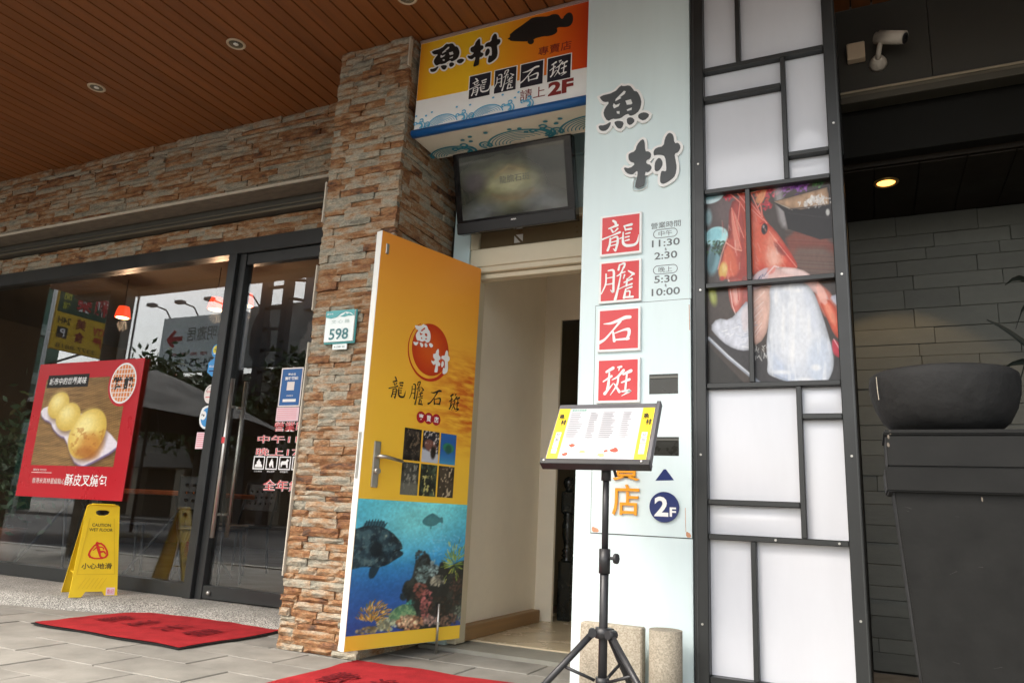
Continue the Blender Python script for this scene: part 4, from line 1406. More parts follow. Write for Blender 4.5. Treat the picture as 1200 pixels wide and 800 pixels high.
poly('window_mark', FT, [[(-1.95, 2.475), (-1.95, 2.425), (-1.905, 2.425)]], WHITE, ent)
poly('window_mark', FT, [[(-1.94, 2.48), (-1.89, 2.43), (-1.89, 2.48)]], WHITE, ent)
structure(box('entrance_wall', (-2.37, -2.251), (YF - .01, YF + .06), (0.0, CEIL - .001), BLUEP))
structure(box('entrance_upper_wall', (-2.25, -1.1), (YF - .008, YF + .06), (2.96, CEIL - .001), BLUEP))
box('upper_panel', (-2.19, -1.1), (YF + .01, YF + .05), (2.601, 2.95), BLUEP, ent)
structure(box('hall_floor', (-2.3, -1.1), (4.22, 8.0), (-.011, .022), TILE))
structure(box('threshold', (-2.39, -1.1), (3.93, 4.219), (-.011, .014), SLAB))
structure(box('hall_left_wall', (-2.40, -2.26), (4.125, 5.3), (-.01, 2.75), IVORY))
box('skirting_step', (-2.259, -2.19), (4.13, 5.24), (.023, .105), TIMBER, None, .004)
structure(bpy.data.objects['skirting_step'])
bw = structure(box('hall_back_wall', (-2.40, -2.128), (5.301, 5.335), (-.01, 2.75), IVORY))
structure(box('hall_back_header', (-2.127, -1.1), (5.303, 5.335), (2.27, 2.75), IVORY))
structure(box('hall_right_wall', (-1.12, -1.02), (4.06, 8.0), (-.01, 2.75), IVORY))
structure(box('hall_ceiling', (-2.40, -1.02), (4.125, 8.0), (2.751, 2.85), IVORY))
structure(box('stair_back_wall', (-2.7, -1.02), (7.0, 7.1), (-.01, 2.75), mat('stair_wall_paint', srgb=(120, 114, 98), rough=.8, var=.06, vscale=2)))
structure(box('stair_side_wall', (-2.7, -2.6), (5.43, 7.0), (-.01, 2.75), mat('stair_wall_paint')))
nw = thing('newel_post', 'black turned wooden newel post at the foot of the stairs', 'newel post', (-2.075, 5.45, .022))
box('foot', (-2.125, -2.025), (5.40, 5.50), (.022, .44), BLACKW, nw, .006)
lathe('turned_shaft', [(.045, .44), (.048, .45), (.03, .465), (.045, .48), (.03, .50), (.044, .515), (.028, .53), (.026, .56), (.042, .63), (.044, .70), (.034, .745), (.042, .76), (.032, .775), (.046, .79)], (-2.075, 5.45, 0), BLACKW, nw, 20)
box('square_top', (-2.12, -2.03), (5.405, 5.495), (.79, .95), BLACKW, nw, .008)
lathe('finial', [(.03, .95), (.022, .965), (.036, .985), (.044, 1.015), (.036, 1.045), (.012, 1.062)], (-2.075, 5.45, 0), BLACKW, nw, 20)

# ================================================================= television under the sign
tvang = math.atan2(.13, .48)
tv = thing('television', 'black flat television hung above the entrance, tilted down', 'television', (-1.86, 3.85, 2.45), (tvang, 0, 0))
TVB = mat('tv_gloss_black', srgb=(20, 20, 22), rough=.12, var=.05, vscale=4)
TWd, THt = .79, .505
box('bezel', (-TWd / 2, TWd / 2), (-.02, .05), (0, THt), TVB, tv, .008, 2)
box('lower_bar', (-TWd / 2 + .002, TWd / 2 - .002), (-.026, -.021), (.004, .07), mat('tv_dark_bar', srgb=(28, 28, 30), rough=.35), tv, .002)
cv = Canvas(110, 62, (46, 48, 40))
cv.ell(52, 34, 30, 20, (120, 118, 84), 0, 14, .8); cv.ell(34, 18, 28, 10, (104, 104, 84), -8, 12, .6); cv.ell(86, 52, 30, 10, (130, 134, 140), 20, 12, .5); cv.ell(18, 56, 26, 10, (120, 124, 130), -15, 12, .5)
cv.ell(54, 20, 12, 4, (122, 100, 76), 0, 7, .5); cv.ell(54, 44, 22, 4, (112, 90, 66), 0, 6, .4); cv.ell(54, 30, 22, 9, (156, 154, 124), 0, 7, .7); cv.line([(34, 40), (46, 46), (64, 47), (76, 40)], 2, (110, 92, 66), 3, .5); cv.line([(38, 24), (52, 15), (68, 22)], 2, (132, 118, 84), 3, .6); cv.ell(16, 26, 12, 10, (70, 62, 70), 0, 9, .6)
cv.mul((.85 + .3 * vnoise(62, 110, 9, 4, 3)) * .95)
FTV = Frame((0, -.0215, 0))
SCREEN = attr_mat('tv_screen_glass', .1, .5, es=.08, coat=1.0)
scr = picture('screen', FTV, -.35, .085, .35, .475, cv, SCREEN, tv)
text('caption', FTV.up(.0008), '龍膽石斑', .02, .30, .20, .045, mat('caption_grey', srgb=(84, 86, 78), rough=.4), scr)
strokes('logo', Frame((0, -.0268, 0)), [([(-.016 + i * .011, .05), (-.012 + i * .011, .058), (-.007 + i * .011, .051)], .004) for i in range(3)], mat('tv_logo', srgb=(220, 220, 220), rough=.4), tv)
box('bracket', (-.08, .08), (.05, .16), (.2, .36), BLACKPL, tv, .004)

# ================================================================= yellow fish-shop light box
sg = thing('fish_sign', 'yellow and orange light box sign with a fish silhouette above the entrance', 'sign', (-1.8, 3.5, 2.93))
SX0, SX1, SY, SZ0, SZ1 = -2.375, -1.251, 3.43, 2.93, 3.586
SIDEP = mat('sign_side_panel', srgb=(206, 204, 194), rough=.5, var=.05, vscale=5)
box('housing', (SX0, SX1), (SY + .004, 3.72), (SZ0 + .006, SZ1), SIDEP, sg, .003)
m = bpy.data.materials.new('sign_gradient_print'); m.use_nodes = True; nt = m.node_tree; b = nt.nodes['Principled BSDF']; b.inputs['Roughness'].default_value = .3
ge = nt.nodes.new('ShaderNodeNewGeometry'); sp = nt.nodes.new('ShaderNodeSeparateXYZ'); nt.links.new(ge.outputs['Position'], sp.inputs[0])
mr = nt.nodes.new('ShaderNodeMapRange'); mr.inputs['From Min'].default_value = SX0; mr.inputs['From Max'].default_value = SX1; nt.links.new(sp.outputs['X'], mr.inputs['Value'])
rp = nt.nodes.new('ShaderNodeValToRGB'); nt.links.new(mr.outputs[0], rp.inputs[0]); e = rp.color_ramp.elements
e[0].color = (*lin((232, 152, 30)), 1); e[1].color = (*lin((196, 52, 20)), 1)
for p_, c_ in ((.08, (242, 186, 40)), (.32, (246, 196, 40)), (.6, (238, 150, 34)), (.85, (224, 96, 26))):
    q = e.new(p_); q.color = (*lin(c_), 1)
nt.links.new(rp.outputs[0], b.inputs['Base Color'])
FSN = Frame((0, SY, 0))
poly('colour_field', FSN.up(.001), [[(SX0 + .004, 3.178), (-2.02, 3.172), (-1.6, 3.163), (SX1 - .002, 3.152), (SX1 - .002, SZ1 - .018), (SX0 + .004, SZ1 - .018)]], m, sg)
rect('white_field', FSN, SX0 + .002, SZ0 + .02, SX1 - .001, SZ1 - .016, WHITE, sg)
box('top_trim', (SX0, SX1), (SY - .012, SY + .003), (SZ1 - .016, SZ1), mat('mauve_trim', srgb=(150, 128, 120), rough=.5), sg, .002)
tube('blue_trim', [(SX0 - .002, SY - .002, SZ0 + .024), (SX1, SY - .002, SZ0 + .024)], .026, BLUETRIM, sg, 14)
logo(FSN, FISH, -2.17, 3.425, .245, .205, BLACKINK, sg, WHITE, .010, 0, .002)
logo(FSN, VILLAGE, -1.925, 3.405, .225, .20, BLACKINK, sg, WHITE, .010, 0, .002)
GROUP = [(72,465),(120,475),(125,490),(380,490),(365,478),(375,505),(400,523),(440,520),(468,490),(450,455),(600,418),(640,420),(720,405),(775,375),(785,340),(770,325),(795,305),(900,305),(955,290),(990,240),(990,170),(960,128),(920,128),(870,165),(850,205),(825,205),(800,165),(770,148),(700,150),(650,178),(500,182),(410,200),(365,235),(105,400),(118,440)]
def gp(x, y):
    return (-1.775 + (x - 72) / 918 * .41, 3.478 - (y + (x - 72) * .235 - 420) / 600 * .32)
poly('fish_silhouette', FSN.up(.0022), [smooth_pts([gp(x, y) for x, y in GROUP], 1)], BLACKINK, sg)
text('lettering', FSN.up(.0022), '專賣店', -1.47, 3.318, .20, .056, MAROON, sg, .005)
for i, g_ in enumerate(CALLIG):
    cx = -1.937 + i * .166
    te = rect('tile_edge', FSN.up(.0022), cx - .075, 3.105, cx + .075, 3.265, WHITE, sg)
    rect('tile', FSN.up(.0032), cx - .069, 3.111, cx + .069, 3.259, NIGHT, te)
    brush(FSN.up(.0042), g_, cx, 3.185, .145, .135, WHITE, te, .85)
text('lettering', FSN.up(.0022), '請上', -1.595, 3.062, .155, .068, MAROON, sg)
text('lettering', FSN.up(.0022), '2F', -1.425, 3.065, .15, .085, MAROON, sg, .045)
wl = []
for cx, s_ in ((-2.20, .10), (-1.90, .10)):
    wl += wave(cx, 2.985, s_, .0045)
for cx in (-2.33, -2.04, -1.74, -1.62):
    wl += curl(cx, 3.0, .034, .0045)
wl += dots([(-2.36, 3.07), (-2.29, 3.06), (-2.25, 3.075), (-2.08, 3.075), (-1.99, 3.07), (-1.84, 3.085), (-1.78, 3.09), (-1.68, 3.085), (-1.70, 3.055)], .007)
stuff(strokes('wave_print', FSN.up(.0022), wl, CYANINK, sg))
# underside with larger waves
UND = mat('sign_underside', srgb=(226, 222, 204), rough=.5, var=.05, vscale=3)
FU = Frame((0, 3.72, SZ0 + .0045), (1, 0, 0), (0, 1, 0))
FU = Frame((0, 3.43, SZ0 + .004), (1, 0, 0), (0, -1, 0))
assert FU.n.z < 0
rect('underside', FU, SX0 + .002, -.288, SX1 - .002, -.002, UND, sg)
wl = wave(-1.83, -.26, .21, .009) + wave(-1.36, -.25, .21, .009) + wave(-2.28, -.27, .16, .008) + curl(-2.14, -.245, .06, .008) + curl(-1.60, -.20, .06, .008)
wl += dots([(-2.10, -.12), (-2.04, -.10), (-2.06, -.15), (-1.93, -.09), (-1.78, -.10), (-1.72, -.11), (-1.70, -.16), (-1.55, -.09), (-1.46, -.09), (-1.5, -.13)], .013)
stuff(strokes('wave_print', FU.up(.001), wl, TEALINK, sg))

# ================================================================= white sign column
WX0, WX1, WY = -1.25, -.702, 3.36
ws = thing('white_sign_column', 'tall pale blue-white sign column with dark logo letters and red plaques', 'sign column', (-.976, 3.5, 0))
bm = bmesh.new(); bm_box(bm, (WX0, WX1), (WY, WY + .34), (-.004, CEIL), .004, 2)
bm_obj('column', bm, WHITEP, ws)
FW = Frame((0, WY, 0))
GAP = mat('panel_gap', srgb=(70, 76, 76), rough=.8)
# hinged access panel with two slots: gap, plate with holes, dark sheet whose colour gives the shade inside the slots
rect('panel_gap', FW.up(.0008), -1.169, .690, -.701 + .0, 1.772, GAP, ws)
SLOT = mat('slot_shade_sheet', srgb=(42, 42, 36), rough=.3, var=.2, vscale=20)
rect('slot_shade_sheet', FW.up(.0016), -.92, 1.02, -.74, 1.44, SLOT, ws)
slots = [[(-.897, 1.325), (-.763, 1.325), (-.763, 1.418), (-.897, 1.418)], [(-.888, 1.045), (-.760, 1.045), (-.760, 1.129), (-.888, 1.129)]]
poly('access_panel', FW.up(.0024), [[(-1.165, .694), (-.705, .694), (-.705, 1.768), (-1.165, 1.768)]] + slots, WHITEP, ws, .004)
for z_ in (1.398, 1.112):
    box('slot_flap', (-.895, -.762), (WY - .006, WY - .0018), (z_, z_ + .012), mat('slot_flap_metal', srgb=(96, 96, 90), rough=.4, metal=.5), ws, .001)
RUSTY = mat('rust_patch', srgb=(206, 150, 116), rough=.7, var=.25, vscale=60)
for x0, x1 in ((-1.160, -1.125), (-.730, -.707)):
    poly('rust_patch', FW.up(.0068), [smooth_pts([(x0, .696), (x1, .696), (x1 - .004, .712), ((x0 + x1) / 2, .716), (x0, .722)], 1)], RUSTY, ws)
strokes('rust_streak', FW.up(.0069), [([(-.711, 1.74), (-.709, 1.62)], .003), ([(-.731, .72), (-.733, .82)], .002)], RUSTY, ws)
# raised logo
logo(FW, FISH, -1.035, 2.805, .275, .285, mat('charcoal_letter', srgb=(74, 78, 80), rough=.45, var=.05, vscale=8), ws, WHITE, .013, .012, .001)
logo(FW, VILLAGE, -.890, 2.478, .295, .285, mat('charcoal_letter'), ws, WHITE, .013, .012, .001)
# four red plaques
pz = [2.123, 1.882, 1.639, 1.393]
for i, g_ in enumerate(CALLIG):
    cz = pz[i]; lift = .0 if i < 2 else .0066
    pq = box('plaque', (-1.148, -.936), (WY - .018 - lift, WY - .001 - lift), (cz - .107, cz + .107), WHITE, ws, .002)
    F2 = Frame((0, WY - .0186 - lift, 0))
    rect('red_field', F2, -1.137, cz - .096, -.947, cz + .096, REDINK, pq)
    brush(F2.up(.001), g_, -1.042, cz, .192, .192, WHITE, pq, .95)
# opening hours
text('lettering', FW.up(.001), '營業時間', -.822, 2.152, .145, .032, GREYINK, ws)
def pill(cx, cz, w, h):
    o1 = arc(cx + w / 2 - h / 2, cz, h / 2, h / 2, -90, 90) + arc(cx - w / 2 + h / 2, cz, h / 2, h / 2, 90, 270)
    strokes('pill_outline', FW.up(.001), [(o1 + [o1[0]], .0032)], GREYINK, ws)
pill(-.824, 2.108, .115, .042); text('lettering', FW.up(.001), '中午', -.824, 2.108, .066, .028, GREYINK, ws)
text('lettering', FW.up(.001), '11:30', -.822, 2.060, .135, .036, GREYINK, ws, .012)
text('lettering', FW.up(.001), '~', -.822, 2.026, .008, .02, GREYINK, ws)
text('lettering', FW.up(.001), '2:30', -.822, 1.996, .11, .036, GREYINK, ws, .012)
pill(-.824, 1.925, .115, .042); text('lettering', FW.up(.001), '晚上', -.824, 1.925, .066, .028, GREYINK, ws)
text('lettering', FW.up(.001), '5:30', -.822, 1.878, .11, .036, GREYINK, ws, .012)
text('lettering', FW.up(.001), '~', -.822, 1.845, .008, .02, GREYINK, ws)
text('lettering', FW.up(.001), '10:00', -.822, 1.815, .135, .036, GREYINK, ws, .012)
# orange raised characters, blue arrow and floor roundel
FA = FW.up(.0066)
for c, cz in (('專', 1.155), ('賣', 1.0), ('店', .845)):
    text('orange_letter', FA, c, -1.0, cz, .125, .138, ORANGE, ws, .008, .010)
poly('arrow', FA.up(.001), [[(-.866, .934), (-.782, .938), (-.818, .985), (-.828, .985)]], NAVY, ws)
box('roundel_pin', (-.84, -.81), (WY - .012, WY - .0065), (.80, .84), NAVY, ws)
rdl = poly('roundel', FA.up(.004), [disc_pts(-.824, .82, .066, .066, 40)], NAVY, ws, .006)
text('lettering', FA.up(.0112), '2', -.836, .822, .062, .086, WHITE, rdl, .03)
text('lettering', FA.up(.0112), 'F', -.785, .800, .028, .040, WHITE, rdl, .03)

# ================================================================= lattice light panel
lat = thing('lattice_light_panel', 'tall black lattice panel with white acrylic panes and a seafood photograph', 'light panel', (-.36, 3.4, .1))
LX0, LX1, LY, LZ0, LZ1 = -.692, -.030, 3.335, .108, CEIL
box('frame_side', (LX0, -.633), (LY, LY + .16), (LZ0, LZ1), BLACKF, lat, .003)
box('frame_side', (-.085, LX1), (LY, LY + .16), (LZ0, LZ1), BLACKF, lat, .003)
box('frame_bottom', (-.632, -.086), (LY + .002, LY + .158), (LZ0, .150), BLACKF, lat, .003)
for xx in (-.681, -.041):
    box('frame_groove', (xx, xx + .004), (LY - .003, LY - .0005), (LZ0 + .004, LZ1 - .004), mat('frame_groove_metal', srgb=(70, 72, 72), rough=.4, metal=.3), lat)
HB = [(2.93, -.632, -.086), (2.775, -.632, -.277), (2.415, -.254, -.086), (2.285, -.632, -.086), (1.82, -.632, -.086), (1.355, -.632, -.086), (1.215, -.239, -.086), (.85, -.632, -.262), (.705, -.632, -.086)]
for z, a, b_ in HB:
    box('cross_bar', (a, b_), (LY + .006, LY + .052), (z - .011, z + .011), BLACKF, lat, .002)
VB = [(-.466, 2.942, CEIL), (-.265, 2.297, 2.918), (-.438, 1.832, 2.273), (-.438, 1.367, 1.808), (-.25, .717, 1.343), (-.45, .151, .693)]
for x_, a, b_ in VB:
    box('upright_bar', (x_ - .0105, x_ + .0105), (LY + .007, LY + .051), (a, b_), BLACKF, lat, .002)
cells = [(-.632, -.477, 2.942, 3.588), (-.455, -.086, 2.942, 3.588), (-.632, -.277, 2.787, 2.918), (-.632, -.277, 2.297, 2.763), (-.254, -.086, 2.427, 2.918), (-.254, -.086, 2.297, 2.403),
         (-.632, -.262, .862, 1.343), (-.632, -.262, .717, .838), (-.239, -.086, 1.227, 1.343), (-.239, -.086, .717, 1.203), (-.632, -.461, .151, .693), (-.439, -.086, .151, .693)]
for i, (a, b_, c, d) in enumerate(cells):
    # thin acrylic bellies out a little between the bars
    n = 8
    v, f = [], []
    for iy in range(n + 1):
        for ix in range(n + 1):
            u_, w_ = ix / n, iy / n
            v.append((a + (b_ - a) * u_, LY + .046 - .006 * math.sin(math.pi * u_) * math.sin(math.pi * w_) * (1 if i % 3 else .4), c + (d - c) * w_))
    for iy in range(n):
        for ix in range(n):
            k = iy * (n + 1) + ix
            f.append((k, k + 1, k + n + 2, k + n + 1))
    obj('acrylic_pane', new_mesh('acrylic_pane', v, f, ACRYL, True), lat)
box('back_board', (-.634, -.084), (LY + .10, LY + .15), (.151, CEIL - .001), WHITE, lat)
for xx, zz in ((-.660, 2.43), (-.655, 1.80), (-.058, 2.53), (-.058, 1.82), (-.058, 1.05), (-.058, .42), (-.660, 1.05), (-.66, .35), (-.36, .705), (-.12, .705)):
    cyl('screw', (xx, LY - .004, zz), (xx, LY + .008, zz), .005, STEEL, lat, n=8)
# seafood photograph
SW, SH = 240, 340
cv = Canvas(SW, SH, (58, 50, 46))
KX, KY = SW / 482.0, SH / 705.0
def px(pts):
    """points measured on the print: x 22..504, y 72..777 along the slanted frame"""
    return [((x - 22) * KX, (y - 88 + (x - 22) * .075) * KY) for x, y in pts]
def P1(pts, col, soft=1.6, al=1, sm=1, rim=None, tex=.12):
    return cv.poly(px(pts), col, soft, al, sm, (4.0 if rim is None else rim) if al == 1 else 0, tuple(c_ * .6 for c_ in col), tex if al == 1 else 0)
def E1(x, y, rx, ry, col, ang=0, soft=2, al=1):
    (a, b_), = px([(x, y)])
    return cv.ell(a, b_, rx * KX, ry * KY, col, ang, soft, al)
def L1(pts, w_, col, soft=1.2, al=.9):
    cv.line(px(pts), w_, col, soft, al)
r2 = np.random.RandomState(12)
cv.mul(.75 + .5 * vnoise(SH, SW, 6, 3, 4))
# table and background
P1([(320, 230), (510, 262), (510, 400), (360, 380)], (112, 52, 40), 6, .9); P1([(330, 300), (510, 300), (510, 420), (400, 420)], (86, 70, 62), 10, .9)
for i in range(26):
    y_ = 235 + i * 5.5
    L1([(330, y_), (510, y_ + 12)], .8, [(140, 74, 56), (80, 38, 30), (120, 96, 84)][r2.randint(3)], 1.5, .35)
P1([(22, 70), (170, 70), (170, 420), (22, 420)], (70, 60, 60), 8, .8); E1(110, 150, 50, 60, (92, 74, 74), 0, 20, .8)
E1(42, 100, 52, 28, (190, 220, 226), -6, 2); E1(40, 92, 44, 20, (130, 180, 192), -6, 4)
E1(30, 180, 14, 30, (140, 190, 200), 0, 5, .7)
E1(62, 252, 46, 36, (170, 230, 236), -4, 2); E1(54, 244, 34, 24, (132, 206, 220), -4, 6); E1(50, 330, 26, 60, (110, 170, 184), 10, 5, .8); E1(44, 330, 12, 50, (60, 92, 100), 12, 6, .8)
for i in range(60):
    E1(70 + r2.randn() * 20, 290 + r2.randn() * 14, r2.uniform(3, 8), r2.uniform(2, 5), [(28, 52, 38), (44, 78, 50), (70, 110, 70), (20, 34, 28)][r2.randint(4)], r2.rand() * 180, 1.5, .8)
# flowers
for c_, x_, y_, s_, n_ in (((206, 52, 66), 118, 96, 20, 22), ((212, 60, 74), 270, 100, 22, 34), ((186, 44, 56), 262, 140, 16, 22), ((226, 96, 60), 236, 100, 18, 22), ((60, 96, 54), 200, 84, 14, 18), ((160, 96, 184), 330, 82, 20, 34), ((190, 130, 206), 350, 76, 16, 22), ((112, 60, 140), 385, 84, 20, 32), ((150, 84, 176), 410, 72, 16, 20), ((70, 112, 60), 445, 66, 20, 26), ((44, 74, 44), 470, 60, 16, 20)):
    for i in range(n_):
        k_ = r2.uniform(.6, 1.25)
        E1(x_ + r2.randn() * s_ * .7, y_ + r2.randn() * s_ * .6, r2.uniform(3, 9), r2.uniform(2, 5), tuple(min(255, q_ * k_) for q_ in c_), r2.rand() * 180, 1.4, .85)
P1([(288, 60), (318, 62), (330, 150), (340, 232), (312, 220), (300, 150)], (160, 156, 158), 8, .75)
# lacquer box
P1([(288, 132), (495, 84), (500, 110), (502, 268), (455, 272), (340, 232), (328, 170)], (24, 20, 20), 1.6, 1, 0, 0, .05)
P1([(292, 132), (490, 90), (494, 116), (494, 150), (392, 164), (350, 158)], (170, 132, 100), 1.6, 1, 0, 3, .2); P1([(292, 132), (350, 158), (360, 166), (326, 150)], (206, 190, 170), 1.5, .9, 0)
for i in range(70):
    E1(440 + r2.randn() * 26, 136 + r2.randn() * 10, r2.uniform(3, 9), r2.uniform(2, 5), [(232, 228, 222), (210, 206, 202), (246, 244, 240), (186, 180, 176)][r2.randint(4)], r2.rand() * 180, 1.4, .8)
L1([(345, 162), (494, 152)], 2, (60, 52, 48)); E1(488, 178, 7, 12, (220, 220, 216), 0, 2, .9); L1([(345, 175), (500, 200)], 1, (60, 56, 56), 2, .5)
# claws at the left
P1([(118, 130), (160, 110), (200, 240), (200, 420), (150, 470), (100, 420), (110, 250)], (156, 52, 44), 4); P1([(150, 400), (215, 390), (215, 470), (190, 500), (150, 500)], (176, 84, 78), 4)
P1([(420, 400), (500, 470), (515, 560), (440, 520)], (206, 110, 92), 4)
P1([(122, 140), (140, 170), (158, 260), (162, 330), (150, 400), (108, 410), (72, 402), (66, 372), (84, 330), (100, 270), (124, 250)], (190, 70, 56), 1.8)
P1([(122, 140), (150, 190), (158, 300), (136, 300), (124, 220)], (222, 120, 102), 2, .9); P1([(100, 280), (128, 300), (150, 390), (96, 400), (78, 372)], (214, 92, 62), 4, .8)
E1(86, 376, 17, 30, (220, 170, 80), 6, 4, .9); E1(92, 366, 9, 16, (232, 200, 120), 6, 4, .8); E1(82, 404, 10, 8, (186, 48, 44), 0, 3, .9)
for i in range(22):
    x_, y_ = r2.uniform(78, 156), r2.uniform(180, 400)
    L1([(x_, y_), (x_ + r2.uniform(-4, 10), y_ + r2.uniform(12, 36))], r2.uniform(.8, 2), [(246, 168, 150), (150, 36, 30), (236, 120, 92), (250, 206, 196)][r2.randint(4)], 2.4, .4)
L1([(66, 370), (84, 310), (104, 262)], 2.0, (236, 150, 136), 1.8, .8); L1([(100, 275), (136, 300), (160, 305)], 2.4, (240, 150, 130))
# head
HEAD = [(152, 96), (176, 92), (204, 128), (226, 150), (246, 176), (262, 206), (292, 236), (318, 272), (348, 318), (372, 362), (360, 378), (300, 376), (230, 386), (180, 396), (172, 300), (168, 200)]
P1(HEAD, (206, 62, 42), 1.8, 1, 1, 5)
P1([(176, 200), (220, 180), (256, 230), (262, 330), (200, 380), (178, 380)], (222, 86, 58), 12, .8); P1([(258, 230), (300, 262), (330, 330), (300, 372), (244, 370)], (228, 128, 104), 14, .85); P1([(262, 300), (300, 300), (310, 360), (262, 366)], (240, 172, 152), 14, .8)
P1([(190, 140), (220, 160), (236, 210), (206, 240), (180, 200)], (226, 92, 70), 6, .8); P1([(300, 262), (372, 362), (350, 360), (292, 290)], (182, 44, 36), 4, .85)
P1([(278, 272), (312, 292), (334, 326), (304, 322)], (110, 46, 42), 4, .8); L1([(270, 240), (300, 282), (366, 366)], 1.4, (244, 150, 126), 1.4, .8)
E1(251, 229, 12, 20, (20, 16, 18), 6, 1.6); E1(248, 221, 4, 6, (150, 130, 130), 0, 1.5); L1([(236, 210), (252, 204), (266, 216)], 2.2, (170, 40, 34))
for i in range(70):
    x_, y_ = r2.uniform(174, 340), r2.uniform(150, 376)
    if y_ > 100 + (x_ - 150) * 1.15:
        L1([(x_, y_), (x_ + r2.uniform(2, 12), y_ + r2.uniform(6, 24))], r2.uniform(.7, 1.8), [(248, 176, 158), (252, 214, 204), (168, 34, 26), (240, 116, 84), (196, 54, 38)][r2.randint(5)], 2.6, .36)
# spikes and feelers
for a_ in (((150, 96), (196, 150), (250, 200)), ((112, 88), (160, 130), (190, 180)), ((180, 112), (215, 150), (262, 210)), ((160, 130), (150, 200), (172, 260)), ((126, 150), (140, 220), (160, 300)), ((205, 100), (222, 140), (240, 180)), ((246, 100), (240, 140), (246, 190)), ((172, 96), (210, 96), (262, 84)), ((264, 90), (250, 120), (230, 150))):
    L1(a_, 2.6, (212, 70, 54), 1.4, .95); L1([(x_ - 2, y_ - 2) for x_, y_ in a_], 1.0, (252, 176, 160), 1.2, .8)
P1([(240, 90), (262, 84), (256, 120), (236, 140), (214, 128)], (222, 132, 84), 3, .85)
P1([(100, 408), (150, 402), (168, 424), (160, 500), (132, 530), (112, 500)], (204, 96, 84), 1.8); P1([(118, 430), (150, 424), (146, 490), (128, 500)], (236, 170, 156), 6, .85); L1([(108, 410), (120, 500), (132, 530)], 1.6, (248, 200, 190)); L1([(140, 410), (144, 480)], 1.4, (170, 44, 40))
E1(44, 466, 15, 34, (150, 160, 66), -12, 5, .85); E1(40, 460, 6, 22, (196, 200, 110), -12, 4, .7)
# plate
P1([(22, 600), (170, 730), (250, 800), (510, 790), (510, 640), (470, 690), (200, 650)], (48, 46, 48), 2, 1, 0, 0); P1([(22, 640), (200, 800), (22, 800)], (36, 34, 32), 2, 1, 0, 0)
L1([(26, 616), (100, 678), (180, 735), (250, 785)], 5.5, (150, 158, 172), 2); L1([(26, 613), (100, 674), (180, 731)], 2.2, (214, 220, 230), 1.5)
# shrimp flesh
P1([(192, 410), (230, 372), (300, 364), (380, 372), (440, 410), (480, 480), (470, 500), (420, 440), (330, 430), (260, 450), (200, 470)], (236, 182, 174), 1.8)
P1([(300, 368), (380, 374), (420, 400), (340, 396)], (246, 208, 202), 5, .9); P1([(200, 400), (240, 372), (262, 366), (262, 400), (226, 440), (196, 450)], (206, 176, 186), 3, .9)
for i in range(16):
    x_ = r2.uniform(196, 262); L1([(x_, 440 - (x_ - 196) * .9), (x_ + 14, 410 - (x_ - 196) * .6)], r2.uniform(1, 2.4), [(84, 84, 112), (120, 110, 132), (60, 60, 84), (236, 214, 216)][r2.randint(4)], 1.5, .75)
E1(272, 376, 18, 12, (226, 120, 110), -30, 3, .9); L1([(250, 396), (284, 362), (300, 366)], 2.4, (244, 200, 196))
P1([(440, 480), (470, 470), (505, 510), (515, 560), (515, 612), (488, 592), (468, 540)], (226, 82, 56), 1.8); P1([(452, 490), (474, 484), (500, 540), (490, 570)], (240, 130, 100), 5, .85)
P1([(482, 600), (515, 630), (515, 668), (488, 660), (478, 640)], (206, 46, 66), 1.8); L1([(486, 606), (512, 650)], 1.6, (250, 170, 180)); P1([(478, 466), (510, 458), (515, 500), (496, 492)], (196, 206, 230), 3, .8)
P1([(430, 410), (470, 450), (470, 500), (440, 480)], (240, 166, 150), 3, .9)
P1([(188, 450), (250, 430), (270, 440), (262, 540), (240, 610), (196, 640), (186, 560)], (226, 172, 154), 2)
for i in range(18):
    y_ = r2.uniform(460, 610); L1([(192 + r2.uniform(0, 10), y_ + 18), (244 - (y_ - 460) * .12, y_ - 18)], r2.uniform(.8, 1.8), [(250, 226, 220), (206, 140, 124), (240, 200, 190)][r2.randint(3)], 1.4, .55)
# shredded radish and left slices
P1([(30, 578), (60, 545), (110, 552), (150, 510), (180, 478), (192, 520), (188, 650), (150, 655), (100, 640), (60, 610)], (206, 210, 224), 1.8, 1, 1, 3, .2)
for i in range(60):
    x_, y_ = r2.uniform(36, 186), r2.uniform(530, 648)
    if y_ > 600 - (x_ - 30) * .4 and y_ < 590 + (x_ - 30) * .45:
        L1([(x_, y_), (x_ + r2.uniform(8, 30), y_ + r2.uniform(-14, 6))], r2.uniform(.8, 2.4), [(250, 252, 255), (228, 234, 244), (150, 160, 186), (186, 194, 212)][r2.randint(4)], 1.3, .65)
P1([(150, 520), (186, 490), (188, 560), (160, 600)], (232, 216, 220), 5, .7)
for i in range(20):
    x_, y_ = r2.uniform(192, 246), r2.uniform(632, 672); L1([(x_, y_), (x_ + r2.uniform(-8, 14), y_ + r2.uniform(4, 18))], 1.2, [(214, 212, 206), (120, 116, 110), (236, 234, 230)][r2.randint(3)], 1.2, .8)
